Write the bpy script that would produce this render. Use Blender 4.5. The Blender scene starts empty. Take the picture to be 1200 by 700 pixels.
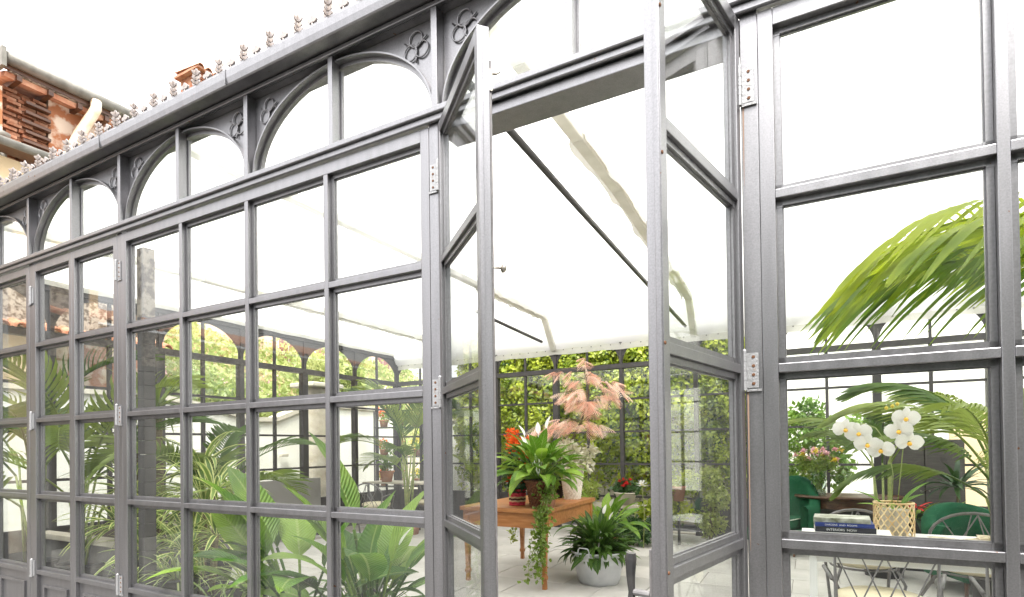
import bpy, math, random
import numpy as np
from mathutils import Vector, Matrix, Euler
R = math.radians
PI = math.pi
random.seed(7)
sc = bpy.context.scene
col = sc.collection

# ---------------------------------------------------------------- camera
cam_d = bpy.data.cameras.new('camera'); cam = bpy.data.objects.new('camera', cam_d); col.objects.link(cam)
cam_d.sensor_width = 36.0; cam_d.lens = 19.63; cam_d.shift_y = 0.1391
cam_d.clip_start = 0.02; cam_d.clip_end = 500
rt = Vector((0.88093289, 0.4730605, -0.01307734)); up = Vector((0.01654229, -0.00316484, 0.99985816)); bk = Vector((0.47295201, -0.88102426, -0.01061352))
cam.matrix_world = Matrix(((rt.x, up.x, bk.x, 1.3495), (rt.y, up.y, bk.y, -1.9), (rt.z, up.z, bk.z, 1.42), (0, 0, 0, 1)))
sc.camera = cam
# ---------------------------------------------------------------- sky, sun, exposure
SUN_EL, SUN_ROT = R(58), R(150)
w = bpy.data.worlds.new('World'); sc.world = w; w.use_nodes = True
nt = w.node_tree; nt.nodes.clear()
sky = nt.nodes.new('ShaderNodeTexSky'); sky.sky_type = 'NISHITA'; sky.sun_disc = False
sky.sun_elevation = SUN_EL; sky.sun_rotation = SUN_ROT; sky.dust_density = 5.0; sky.air_density = 1.0
hs = nt.nodes.new('ShaderNodeHueSaturation'); hs.inputs['Saturation'].default_value = 0.12
mx = nt.nodes.new('ShaderNodeMixRGB'); mx.inputs[0].default_value = 0.6; mx.inputs[2].default_value = (9.5, 9.5, 9.6, 1)
bg = nt.nodes.new('ShaderNodeBackground'); bg.inputs['Strength'].default_value = 0.12
wo = nt.nodes.new('ShaderNodeOutputWorld')
nt.links.new(sky.outputs[0], hs.inputs['Color']); nt.links.new(hs.outputs[0], mx.inputs[1])
# overcast sky: brighter overhead than at the horizon (CIE overcast)
tcw = nt.nodes.new('ShaderNodeTexCoord'); sx_ = nt.nodes.new('ShaderNodeSeparateXYZ'); nt.links.new(tcw.outputs['Generated'], sx_.inputs[0])
mrw = nt.nodes.new('ShaderNodeMapRange'); mrw.inputs['From Min'].default_value = 0.0; mrw.inputs['From Max'].default_value = 1.0
mrw.inputs['To Min'].default_value = 0.32; mrw.inputs['To Max'].default_value = 1.5; nt.links.new(sx_.outputs['Z'], mrw.inputs['Value'])
vmw = nt.nodes.new('ShaderNodeVectorMath'); vmw.operation = 'SCALE'; nt.links.new(mx.outputs[0], vmw.inputs[0]); nt.links.new(mrw.outputs[0], vmw.inputs['Scale'])
nt.links.new(vmw.outputs[0], bg.inputs['Color']); nt.links.new(bg.outputs[0], wo.inputs['Surface'])
sd = bpy.data.lights.new('sun', 'SUN'); sd.energy = 1.5; sd.angle = R(14); sd.color = (1.0, 0.96, 0.9)
sun = bpy.data.objects.new('sun', sd); col.objects.link(sun)
_sdir = Vector((math.sin(SUN_ROT) * math.cos(SUN_EL), math.cos(SUN_ROT) * math.cos(SUN_EL), math.sin(SUN_EL)))
sun.rotation_euler = (-_sdir).to_track_quat('-Z', 'Y').to_euler()
sc.view_settings.view_transform = 'Standard'; sc.view_settings.look = 'None'
sc.view_settings.exposure = 2.2; sc.view_settings.gamma = 1.0
sc.render.engine = 'CYCLES'
sc.cycles.transparent_max_bounces = 32; sc.cycles.max_bounces = 10; sc.cycles.transmission_bounces = 8
sc.cycles.caustics_reflective = False; sc.cycles.caustics_refractive = False

# ================================================================ helpers
def tag(o, label=None, cat=None, group=None, kind=None):
    if label: o['label'] = label
    if cat: o['category'] = cat
    if group: o['group'] = group
    if kind: o['kind'] = kind
    return o

def empty(name, loc=(0, 0, 0), rz=0.0, label=None, cat=None, group=None, parent=None):
    o = bpy.data.objects.new(name, None); col.objects.link(o)
    o.empty_display_size = 0.1; o.location = loc; o.rotation_euler = (0, 0, rz)
    if parent: o.parent = parent
    return tag(o, label, cat, group)

def inst(name, mesh, parent=None, loc=(0, 0, 0), rot=(0, 0, 0), sc_=1.0):
    o = bpy.data.objects.new(name, mesh); col.objects.link(o)
    o.location = loc; o.rotation_euler = rot
    o.scale = (sc_, sc_, sc_) if not hasattr(sc_, '__len__') else sc_
    if parent: o.parent = parent
    return o

class MB:
    def __init__(s): s.v = []; s.f = []; s.uv = []
    def add(s, vs, fs, uvs=None):
        b = len(s.v); s.v += [tuple(p) for p in vs]
        for i, f in enumerate(fs):
            s.f.append([b + k for k in f]); s.uv.append(uvs[i] if uvs else None)
        return s
    def bx(s, x0, x1, y0, y1, z0, z1):
        if x0 > x1: x0, x1 = x1, x0
        if y0 > y1: y0, y1 = y1, y0
        if z0 > z1: z0, z1 = z1, z0
        return s.add([(x0, y0, z0), (x1, y0, z0), (x1, y1, z0), (x0, y1, z0), (x0, y0, z1), (x1, y0, z1), (x1, y1, z1), (x0, y1, z1)],
                     [(0, 3, 2, 1), (4, 5, 6, 7), (0, 1, 5, 4), (1, 2, 6, 5), (2, 3, 7, 6), (3, 0, 4, 7)])
    def beam(s, a, b, w, h, upv=(0, 0, 1)):
        a = Vector(a); b = Vector(b); d = (b - a).normalized(); u = Vector(upv)
        if abs(d.dot(u)) > 0.98: u = Vector((0, 1, 0))
        r = d.cross(u).normalized(); u = r.cross(d).normalized()
        vs = []
        for p in (a, b):
            for i, j in ((-1, -1), (1, -1), (1, 1), (-1, 1)):
                vs.append(p + r * (w / 2 * i) + u * (h / 2 * j))
        return s.add(vs, [(0, 1, 2, 3), (7, 6, 5, 4), (0, 4, 5, 1), (1, 5, 6, 2), (2, 6, 7, 3), (3, 7, 4, 0)])
    def tube(s, pts, r, n=8, cap=True):
        pts = [Vector(p) for p in pts]; m = len(pts)
        rs = r if hasattr(r, '__len__') else [r] * m
        prev = None; vs = []
        for i, p in enumerate(pts):
            d = (pts[min(i + 1, m - 1)] - pts[max(i - 1, 0)])
            d = d.normalized() if d.length > 1e-9 else Vector((0, 0, 1))
            if prev is None:
                u = Vector((0, 0, 1)) if abs(d.z) < 0.9 else Vector((1, 0, 0))
                a = d.cross(u).normalized()
            else:
                a = (prev - d * prev.dot(d)); a = a.normalized() if a.length > 1e-6 else d.orthogonal().normalized()
            prev = a; b = d.cross(a)
            for k in range(n):
                t = 2 * PI * k / n
                vs.append(p + (a * math.cos(t) + b * math.sin(t)) * rs[i])
        fs = []
        for i in range(m - 1):
            for k in range(n):
                k2 = (k + 1) % n
                fs.append((i * n + k, i * n + k2, (i + 1) * n + k2, (i + 1) * n + k))
        if cap:
            fs.append(tuple(reversed(range(n)))); fs.append(tuple((m - 1) * n + k for k in range(n)))
        return s.add(vs, fs)
    def lathe(s, prof, n=24, c=(0, 0, 0), sx=1.0, sy=1.0):
        vs = []; m = len(prof)
        for (r, z) in prof:
            for k in range(n):
                t = 2 * PI * k / n
                vs.append((c[0] + r * math.cos(t) * sx, c[1] + r * math.sin(t) * sy, c[2] + z))
        fs = [(i * n + k, i * n + (k + 1) % n, (i + 1) * n + (k + 1) % n, (i + 1) * n + k) for i in range(m - 1) for k in range(n)]
        return s.add(vs, fs)
    def strip(s, rows, uvr=None):
        """rows: list of equal length point lists"""
        n = len(rows[0]); vs = [p for r in rows for p in r]; fs = []; uvs = []
        for i in range(len(rows) - 1):
            for k in range(n - 1):
                fs.append((i * n + k, i * n + k + 1, (i + 1) * n + k + 1, (i + 1) * n + k))
                m = len(rows) - 1
                uvs.append([(i / m, k / (n - 1)), (i / m, (k + 1) / (n - 1)), ((i + 1) / m, (k + 1) / (n - 1)), ((i + 1) / m, k / (n - 1))])
        return s.add(vs, fs, uvs)
    def mesh(s, name, mat, smooth=False):
        me = bpy.data.meshes.new(name); me.from_pydata(s.v, [], s.f)
        if any(u for u in s.uv):
            l = me.uv_layers.new(name='UVMap'); k = 0
            for f, u in zip(s.f, s.uv):
                for i in range(len(f)):
                    if u: l.data[k].uv = u[i]
                    k += 1
        if mat: me.materials.append(mat)
        if smooth: me.shade_smooth()
        me.update(); return me
    def build(s, name, mat, parent=None, loc=(0, 0, 0), rot=(0, 0, 0), smooth=False, bevel=0.0):
        o = inst(name, s.mesh(name, mat, smooth), parent, loc, rot)
        if bevel:
            m = o.modifiers.new('bevel', 'BEVEL'); m.width = bevel; m.segments = 2; m.limit_method = 'ANGLE'; m.angle_limit = R(40)
        return o

# ================================================================ materials
def mat(name, color, rough=0.6, metal=0.0, spec=0.5, color2=None, nscale=8.0, ndetail=4, contrast=(0.35, 0.65), bump=0.0, bscale=40.0,
        trans=0.0, objrand=0.0, stretch=None, coords='Object', coat=0.0):
    m = bpy.data.materials.new(name); m.use_nodes = True; t = m.node_tree; N = t.nodes; L = t.links
    b = N['Principled BSDF']; out = N['Material Output']
    b.inputs['Roughness'].default_value = rough; b.inputs['Metallic'].default_value = metal
    b.inputs['Specular IOR Level'].default_value = spec
    if coat: b.inputs['Coat Weight'].default_value = coat; b.inputs['Coat Roughness'].default_value = 0.15
    tc = N.new('ShaderNodeTexCoord'); mp = N.new('ShaderNodeMapping'); L.new(tc.outputs[coords], mp.inputs[0])
    if stretch: mp.inputs['Scale'].default_value = stretch
    c = (*color, 1)
    last = None
    if color2:
        no = N.new('ShaderNodeTexNoise'); no.inputs['Scale'].default_value = nscale; no.inputs['Detail'].default_value = ndetail
        L.new(mp.outputs[0], no.inputs['Vector'])
        cr = N.new('ShaderNodeValToRGB'); cr.color_ramp.elements[0].position = contrast[0]; cr.color_ramp.elements[1].position = contrast[1]
        cr.color_ramp.elements[0].color = c; cr.color_ramp.elements[1].color = (*color2, 1)
        L.new(no.outputs['Fac'], cr.inputs[0]); last = cr.outputs[0]
    else:
        rgb = N.new('ShaderNodeRGB'); rgb.outputs[0].default_value = c; last = rgb.outputs[0]
    if objrand:
        oi = N.new('ShaderNodeObjectInfo'); mr = N.new('ShaderNodeMapRange')
        mr.inputs['To Min'].default_value = 1 - objrand; mr.inputs['To Max'].default_value = 1 + objrand
        L.new(oi.outputs['Random'], mr.inputs['Value'])
        mu = N.new('ShaderNodeVectorMath'); mu.operation = 'SCALE'; L.new(last, mu.inputs[0]); L.new(mr.outputs[0], mu.inputs['Scale']); last = mu.outputs[0]
    L.new(last, b.inputs['Base Color'])
    if bump:
        n2 = N.new('ShaderNodeTexNoise'); n2.inputs['Scale'].default_value = bscale; n2.inputs['Detail'].default_value = 5
        L.new(mp.outputs[0], n2.inputs['Vector'])
        bp = N.new('ShaderNodeBump'); bp.inputs['Strength'].default_value = bump; bp.inputs['Distance'].default_value = 0.01
        L.new(n2.outputs['Fac'], bp.inputs['Height']); L.new(bp.outputs[0], b.inputs['Normal'])
    if trans:
        tr = N.new('ShaderNodeBsdfTranslucent'); L.new(last, tr.inputs['Color'])
        ms = N.new('ShaderNodeMixShader'); ms.inputs[0].default_value = trans
        L.new(b.outputs[0], ms.inputs[1]); L.new(tr.outputs[0], ms.inputs[2]); L.new(ms.outputs[0], out.inputs['Surface'])
    return m

def leafmat(name, c1, c2, edge=None, edge_at=0.32, veins=0.0, trans=0.4, rough=0.42, rand=0.3, nscale=3.0):
    """leaf: u runs along the blade, v across it"""
    m = bpy.data.materials.new(name); m.use_nodes = True; t = m.node_tree; N = t.nodes; L = t.links
    b = N['Principled BSDF']; out = N['Material Output']
    b.inputs['Roughness'].default_value = rough; b.inputs['Specular IOR Level'].default_value = 0.5
    tc = N.new('ShaderNodeTexCoord')
    ge = N.new('ShaderNodeNewGeometry')
    no = N.new('ShaderNodeTexNoise'); no.inputs['Scale'].default_value = nscale; no.inputs['Detail'].default_value = 2
    L.new(ge.outputs['Position'], no.inputs['Vector'])
    oi = N.new('ShaderNodeObjectInfo')
    ad = N.new('ShaderNodeMath'); ad.operation = 'MULTIPLY_ADD'; ad.inputs[1].default_value = rand * 2
    sb = N.new('ShaderNodeMath'); sb.operation = 'SUBTRACT'; sb.inputs[1].default_value = 0.5
    L.new(oi.outputs['Random'], sb.inputs[0]); L.new(sb.outputs[0], ad.inputs[0]); L.new(no.outputs['Fac'], ad.inputs[2])
    cr = N.new('ShaderNodeValToRGB'); cr.color_ramp.elements[0].position = 0.3; cr.color_ramp.elements[1].position = 0.7
    cr.color_ramp.elements[0].color = (*c1, 1); cr.color_ramp.elements[1].color = (*c2, 1)
    L.new(ad.outputs[0], cr.inputs[0]); last = cr.outputs[0]
    sp = N.new('ShaderNodeSeparateXYZ'); L.new(tc.outputs['UV'], sp.inputs[0])
    a = N.new('ShaderNodeMath'); a.operation = 'SUBTRACT'; a.inputs[1].default_value = 0.5; L.new(sp.outputs['Y'], a.inputs[0])
    ab = N.new('ShaderNodeMath'); ab.operation = 'ABSOLUTE'; L.new(a.outputs[0], ab.inputs[0])
    if edge:
        gt = N.new('ShaderNodeMapRange'); gt.inputs['From Min'].default_value = edge_at - 0.05; gt.inputs['From Max'].default_value = edge_at + 0.05
        L.new(ab.outputs[0], gt.inputs['Value'])
        mi = N.new('ShaderNodeMixRGB'); mi.inputs[2].default_value = (*edge, 1); L.new(gt.outputs[0], mi.inputs[0]); L.new(last, mi.inputs[1]); last = mi.outputs[0]
    if veins:
        ph = N.new('ShaderNodeMath'); ph.operation = 'MULTIPLY_ADD'; ph.inputs[1].default_value = -0.35; L.new(ab.outputs[0], ph.inputs[0]); L.new(sp.outputs['X'], ph.inputs[2])
        fr = N.new('ShaderNodeMath'); fr.operation = 'MULTIPLY'; fr.inputs[1].default_value = veins * 2 * PI; L.new(ph.outputs[0], fr.inputs[0])
        sn = N.new('ShaderNodeMath'); sn.operation = 'SINE'; L.new(fr.outputs[0], sn.inputs[0])
        bp = N.new('ShaderNodeBump'); bp.inputs['Strength'].default_value = 0.6; bp.inputs['Distance'].default_value = 0.006
        L.new(sn.outputs[0], bp.inputs['Height']); L.new(bp.outputs[0], b.inputs['Normal'])
        # pale midrib
        mr = N.new('ShaderNodeMapRange'); mr.inputs['From Min'].default_value = 0.02; mr.inputs['From Max'].default_value = 0.05
        mr.inputs['To Min'].default_value = 0.55; mr.inputs['To Max'].default_value = 0.0; L.new(ab.outputs[0], mr.inputs['Value'])
        mi = N.new('ShaderNodeMixRGB'); mi.inputs[2].default_value = (0.35, 0.42, 0.14, 1); L.new(mr.outputs[0], mi.inputs[0]); L.new(last, mi.inputs[1]); last = mi.outputs[0]
    L.new(last, b.inputs['Base Color'])
    tr = N.new('ShaderNodeBsdfTranslucent'); L.new(last, tr.inputs['Color'])
    ms = N.new('ShaderNodeMixShader'); ms.inputs[0].default_value = trans
    L.new(b.outputs[0], ms.inputs[1]); L.new(tr.outputs[0], ms.inputs[2]); L.new(ms.outputs[0], out.inputs['Surface'])
    return m

def glassmat(name, tint=(0.97, 0.985, 0.975), ior=1.5, rough=0.0, boost=1.0):
    m = bpy.data.materials.new(name); m.use_nodes = True; t = m.node_tree; N = t.nodes; L = t.links; N.remove(N['Principled BSDF'])
    ge = N.new('ShaderNodeNewGeometry'); io = N.new('ShaderNodeMapRange')
    io.inputs['To Min'].default_value = ior; io.inputs['To Max'].default_value = 1 / ior
    L.new(ge.outputs['Backfacing'], io.inputs['Value'])
    fr = N.new('ShaderNodeFresnel'); L.new(io.outputs[0], fr.inputs['IOR'])
    mu = N.new('ShaderNodeMath'); mu.operation = 'MULTIPLY'; mu.inputs[1].default_value = boost; mu.use_clamp = True; L.new(fr.outputs[0], mu.inputs[0])
    tr = N.new('ShaderNodeBsdfTransparent'); tr.inputs[0].default_value = (*tint, 1)
    gl = N.new('ShaderNodeBsdfGlossy'); gl.inputs['Roughness'].default_value = rough
    ms = N.new('ShaderNodeMixShader'); L.new(mu.outputs[0], ms.inputs[0]); L.new(tr.outputs[0], ms.inputs[1]); L.new(gl.outputs[0], ms.inputs[2])
    L.new(ms.outputs[0], N['Material Output'].inputs['Surface'])
    return m

M = {}
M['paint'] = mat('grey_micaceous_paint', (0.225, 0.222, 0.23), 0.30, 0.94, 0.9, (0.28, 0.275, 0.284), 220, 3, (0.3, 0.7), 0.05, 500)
M['paint_dark_shade'] = mat('dark_shaded_grey_paint', (0.05, 0.047, 0.048), 0.5, 0, 0.4, (0.065, 0.06, 0.06), 6)  # inner frames: same grey paint, their shade put into the colour
M['bead'] = mat('glazing_bead_grey', (0.25, 0.246, 0.254), 0.34, 0.9, 0.9, (0.21, 0.207, 0.212), 120)
M['hinge'] = mat('galvanised_hinge', (0.3, 0.3, 0.305), 0.45, 0.5, 0.5, (0.22, 0.16, 0.12), 50, 6, (0.62, 0.8), 0.2, 120)
M['screw'] = mat('rusty_screw', (0.13, 0.06, 0.03), 0.7, 0.4, 0.4)
M['rust'] = mat('rust_stain', (0.26, 0.17, 0.12), 0.8)
M['glass'] = glassmat('clear_pane_glass')
M['vaseglass'] = glassmat('vase_glass', (0.9, 0.95, 0.92))
M['iron'] = mat('black_iron', (0.03, 0.03, 0.032), 0.4, 0.3, 0.5, (0.055, 0.052, 0.05), 30)
M['brassy'] = mat('tarnished_steel', (0.35, 0.32, 0.28), 0.35, 0.8)
M['cloth'] = mat('white_canopy_fabric', (0.93, 0.925, 0.9), 0.8, 0, 0.2, (0.9, 0.89, 0.87), 1.5, 4, (0.3, 0.7), 0.15, 3, trans=0.43)
M['rafterwrap'] = mat('cream_rafter_wrap', (0.72, 0.7, 0.64), 0.7, 0, 0.3, (0.84, 0.82, 0.77), 5, 4, (0.3, 0.7), 0.3, 12, trans=0.35)
M['valance'] = mat('cream_valance', (0.74, 0.73, 0.69), 0.8, 0, 0.2, (0.66, 0.65, 0.6), 4, trans=0.3)
M['tile'] = mat('pale_stone_tile', (0.4, 0.385, 0.355), 0.7, 0, 0.35, (0.54, 0.52, 0.49), 2.2, 6, (0.3, 0.7), 0.25, 60, objrand=0.12)
M['grout'] = mat('grout', (0.3, 0.27, 0.23), 0.9)
M['paving'] = mat('courtyard_paving', (0.1, 0.095, 0.09), 0.85, 0, 0.3, (0.15, 0.145, 0.135), 3, 6, bump=0.4)
M['plaster_w'] = mat('white_plaster', (0.8, 0.78, 0.73), 0.85, 0, 0.2, (0.72, 0.69, 0.62), 1.4, 6, bump=0.2)
M['plaster_c'] = mat('cream_plaster', (0.72, 0.58, 0.38), 0.9, 0, 0.2, (0.6, 0.44, 0.26), 1.1, 6, bump=0.3)
M['plaster_p'] = mat('pink_plaster', (0.62, 0.42, 0.33), 0.9, 0, 0.2, (0.7, 0.55, 0.42), 1.5, 6)
M['brickold'] = mat('weathered_brick', (0.2, 0.07, 0.035), 0.95, 0, 0.1, (0.36, 0.2, 0.13), 9, 6, (0.35, 0.7), 0.8, 30, objrand=0.25)
M['peel'] = mat('peeling_render', (0.36, 0.15, 0.075), 0.95, 0, 0.1, (0.6, 0.48, 0.38), 3.6, 8, (0.47, 0.56), 0.8, 8)
M['terracotta'] = mat('terracotta', (0.34, 0.14, 0.08), 0.85, 0, 0.2, (0.46, 0.26, 0.17), 6, 4, bump=0.3, objrand=0.2)
M['rubble'] = mat('rubble_stone', (0.13, 0.1, 0.075), 0.9, 0, 0.2, (0.36, 0.31, 0.25), 16, 3, (0.42, 0.56), 1.0, 16)
M['stone'] = mat('pale_wall_stone', (0.42, 0.36, 0.28), 0.9, 0, 0.2, (0.55, 0.5, 0.42), 5, 6, bump=0.7, bscale=18, objrand=0.15)
M['board'] = mat('dark_boarding', (0.06, 0.055, 0.052), 0.75, 0, 0.3, (0.085, 0.078, 0.072), 5, stretch=(1, 1, 10))
M['gutter'] = mat('aged_zinc_gutter', (0.2, 0.19, 0.165), 0.6, 0.2, 0.4, (0.13, 0.125, 0.105), 7)
M['pipe'] = mat('pale_downpipe', (0.7, 0.62, 0.5), 0.5, 0, 0.4, (0.6, 0.45, 0.3), 5)
M['wood'] = mat('honey_pine', (0.3, 0.11, 0.03), 0.45, 0, 0.5, (0.46, 0.2, 0.07), 5, 6, (0.3, 0.7), 0.15, 30, stretch=(1, 7, 7))
M['wooddark'] = mat('dark_walnut', (0.06, 0.025, 0.013), 0.4, 0, 0.5, (0.11, 0.05, 0.025), 6, 5, stretch=(1, 7, 7))
M['wicker'] = mat('brown_wicker', (0.1, 0.035, 0.018), 0.7, 0, 0.3, (0.2, 0.085, 0.045), 60, 3, bump=0.5, bscale=120)
M['wickerw'] = mat('whitewashed_wicker', (0.66, 0.6, 0.5), 0.8, 0, 0.2, (0.78, 0.74, 0.66), 40, 3, bump=0.3)
M['rope_r'] = mat('raspberry_cord', (0.5, 0.04, 0.07), 0.9, 0, 0.1, (0.62, 0.1, 0.12), 60)
M['rope_c'] = mat('cream_cord', (0.68, 0.52, 0.33), 0.9, 0, 0.1, (0.6, 0.4, 0.25), 60)
M['rope_b'] = mat('dark_cord', (0.08, 0.03, 0.03), 0.9)
M['ceramic'] = mat('white_ceramic', (0.62, 0.62, 0.58), 0.25, 0, 0.5)
M['zinc'] = mat('galvanised_zinc', (0.58, 0.6, 0.62), 0.42, 0.35, 0.5, (0.74, 0.75, 0.77), 7, 5, (0.35, 0.65), 0.15, 12)
M['soil'] = mat('potting_soil', (0.035, 0.02, 0.012), 0.95, bump=0.8, bscale=60)
M['bamboo'] = mat('split_bamboo', (0.62, 0.42, 0.2), 0.55, 0, 0.4, (0.75, 0.6, 0.36), 20, 3)
M['inner'] = mat('clear_liner', (0.5, 0.45, 0.36), 0.5)
M['tablewhite'] = mat('white_table_paint', (0.8, 0.8, 0.79), 0.35, 0, 0.5)
M['wire'] = mat('grey_wrought_iron', (0.13, 0.125, 0.125), 0.5, 0.3, 0.5, (0.18, 0.17, 0.17), 40)
M['cushion'] = mat('cream_canvas', (0.68, 0.6, 0.42), 0.9, 0, 0.1, (0.72, 0.65, 0.48), 8, bump=0.1, bscale=200)
M['green'] = mat('emerald_velvet', (0.012, 0.075, 0.035), 0.85, 0, 0.2, (0.02, 0.11, 0.055), 3, 3)
M['piping'] = mat('pale_piping', (0.55, 0.62, 0.5), 0.8)
M['dblack'] = mat('black_planter', (0.02, 0.02, 0.022), 0.6)
M['concrete'] = mat('grey_planter_stone', (0.12, 0.12, 0.115), 0.8, 0, 0.3, (0.17, 0.165, 0.16), 5, bump=0.3)
M['coping'] = mat('pale_coping', (0.55, 0.5, 0.42), 0.8, 0, 0.3, (0.46, 0.42, 0.35), 5)
M['greypanel'] = mat('grey_metal_panel', (0.22, 0.21, 0.2), 0.5, 0, 0.4, (0.26, 0.25, 0.24), 2)
M['trunk'] = mat('palm_trunk', (0.13, 0.1, 0.06), 0.9, 0, 0.2, (0.23, 0.2, 0.12), 12, 4, bump=0.6, stretch=(1, 1, 6))
M['cane'] = mat('green_palm_cane', (0.2, 0.26, 0.07), 0.5, 0, 0.4, (0.3, 0.33, 0.12), 8, stretch=(1, 1, 3))
M['page'] = mat('book_pages', (0.78, 0.75, 0.68), 0.8, 0, 0.2, (0.66, 0.63, 0.56), 3, stretch=(1, 1, 90))
M['cover_w'] = mat('white_book_cover', (0.8, 0.79, 0.77), 0.4)
M['cover_b'] = mat('navy_book_cover', (0.03, 0.05, 0.22), 0.4)
M['cover_k'] = mat('charcoal_book_cover', (0.035, 0.035, 0.045), 0.4)
M['cover_o'] = mat('olive_photo_cover', (0.15, 0.16, 0.1), 0.35, 0, 0.5, (0.55, 0.55, 0.5), 14, 4)
M['print'] = mat('magazine_photo_cover', (0.2, 0.14, 0.06), 0.35, 0, 0.5, (0.72, 0.62, 0.45), 18, 5, (0.42, 0.56))
M['ink'] = mat('grey_ink', (0.45, 0.42, 0.4), 0.6)
M['inkw'] = mat('white_ink', (0.7, 0.7, 0.7), 0.6)
M['shutter'] = mat('maroon_shutter', (0.22, 0.1, 0.09), 0.7, 0, 0.3, (0.3, 0.15, 0.13), 6)
M['pebble'] = mat('white_pebble', (0.7, 0.68, 0.62), 0.6)
# foliage
M['f_ivy'] = leafmat('ivy_leaf', (0.15, 0.23, 0.015), (0.62, 0.68, 0.09), trans=0.5, nscale=3.2, rand=0.0)
M['f_ivyv'] = leafmat('variegated_ivy_leaf', (0.18, 0.28, 0.04), (0.42, 0.48, 0.12), edge=(0.7, 0.7, 0.42), edge_at=0.4, nscale=9)
M['f_peace'] = leafmat('peace_lily_leaf', (0.045, 0.11, 0.018), (0.11, 0.22, 0.035), veins=9, trans=0.3, rand=0.35)
M['f_peaceb'] = leafmat('bright_peace_lily_leaf', (0.11, 0.24, 0.02), (0.28, 0.45, 0.05), veins=9, trans=0.35, rand=0.35)
M['f_big'] = leafmat('broad_banana_leaf', (0.065, 0.16, 0.02), (0.21, 0.33, 0.045), veins=22, trans=0.45, rand=0.4)
M['f_palm'] = leafmat('kentia_leaflet', (0.07, 0.14, 0.018), (0.27, 0.34, 0.07), trans=0.4, rand=0.3, nscale=2)
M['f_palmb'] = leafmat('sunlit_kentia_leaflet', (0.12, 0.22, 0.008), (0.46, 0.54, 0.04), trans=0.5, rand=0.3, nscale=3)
M['f_drac'] = leafmat('variegated_dracaena_leaf', (0.09, 0.17, 0.025), (0.2, 0.3, 0.06), edge=(0.62, 0.64, 0.24), edge_at=0.3, trans=0.4)
M['f_spider'] = leafmat('spider_plant_leaf', (0.2, 0.26, 0.1), (0.4, 0.42, 0.2), edge=(0.13, 0.2, 0.05), edge_at=0.3, trans=0.4)
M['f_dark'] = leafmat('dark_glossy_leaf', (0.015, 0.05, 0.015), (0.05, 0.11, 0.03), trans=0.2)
M['f_shrub'] = leafmat('shrub_leaf', (0.08, 0.17, 0.02), (0.26, 0.4, 0.06), trans=0.4, rand=0.0, nscale=2)
M['f_slope'] = leafmat('hillside_leaf', (0.2, 0.3, 0.06), (0.55, 0.56, 0.24), trans=0.45, rand=0.0, nscale=0.9)
M['f_salmon'] = leafmat('salmon_leaflet', (0.84, 0.46, 0.33), (0.9, 0.74, 0.62), trans=0.35, rand=0.3, nscale=5)
M['f_pinkwhite'] = leafmat('pale_variegated_leaf', (0.5, 0.5, 0.3), (0.75, 0.72, 0.6), trans=0.35, rand=0.2, nscale=8)
M['petal_w'] = mat('white_petal', (0.86, 0.85, 0.82), 0.5, 0, 0.3, trans=0.25)
M['petal_y'] = mat('orchid_yellow_lip', (0.8, 0.45, 0.03), 0.5)
M['petal_o'] = mat('orange_petal', (0.85, 0.17, 0.02), 0.6, 0, 0.2, (0.75, 0.09, 0.02), 12, trans=0.2)
M['petal_r'] = mat('red_petal', (0.6, 0.02, 0.03), 0.6, 0, 0.2, (0.75, 0.06, 0.05), 12, trans=0.2)
M['petal_p'] = mat('pink_petal', (0.75, 0.35, 0.42), 0.6, 0, 0.2, (0.85, 0.6, 0.6), 12, trans=0.2)
M['petal_yl'] = mat('lemon_petal', (0.75, 0.6, 0.08), 0.6, trans=0.2)

def streaks(m, lo=.92, hi=1.05):
    t = m.node_tree; N = t.nodes; L = t.links; b = N['Principled BSDF']; src = b.inputs['Base Color'].links[0].from_socket
    ge = N.new('ShaderNodeNewGeometry'); mp = N.new('ShaderNodeMapping'); mp.inputs['Scale'].default_value = (9, 9, .7); L.new(ge.outputs['Position'], mp.inputs[0])
    no = N.new('ShaderNodeTexNoise'); no.inputs['Scale'].default_value = 3.0; no.inputs['Detail'].default_value = 6; L.new(mp.outputs[0], no.inputs['Vector'])
    mr = N.new('ShaderNodeMapRange'); mr.inputs['From Min'].default_value = .35; mr.inputs['From Max'].default_value = .65; mr.inputs['To Min'].default_value = lo; mr.inputs['To Max'].default_value = hi; L.new(no.outputs['Fac'], mr.inputs['Value'])
    sc2 = N.new('ShaderNodeVectorMath'); sc2.operation = 'SCALE'; L.new(src, sc2.inputs[0]); L.new(mr.outputs[0], sc2.inputs['Scale'])
    # sparse chips showing primer
    vo = N.new('ShaderNodeTexNoise'); vo.inputs['Scale'].default_value = 34.0; vo.inputs['Detail'].default_value = 4; L.new(ge.outputs['Position'], vo.inputs['Vector'])
    m2 = N.new('ShaderNodeMapRange'); m2.inputs['From Min'].default_value = .735; m2.inputs['From Max'].default_value = .75; L.new(vo.outputs['Fac'], m2.inputs['Value'])
    mi = N.new('ShaderNodeMixRGB'); mi.inputs[2].default_value = (.2, .1, .06, 1); L.new(m2.outputs[0], mi.inputs[0]); L.new(sc2.outputs[0], mi.inputs[1]); L.new(mi.outputs[0], b.inputs['Base Color'])
    r2 = N.new('ShaderNodeMapRange'); r2.inputs['To Min'].default_value = .33; r2.inputs['To Max'].default_value = .44; L.new(no.outputs['Fac'], r2.inputs['Value']); L.new(r2.outputs[0], b.inputs['Roughness'])
streaks(M['paint']); streaks(M['bead'], .92, 1.04)
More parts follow.
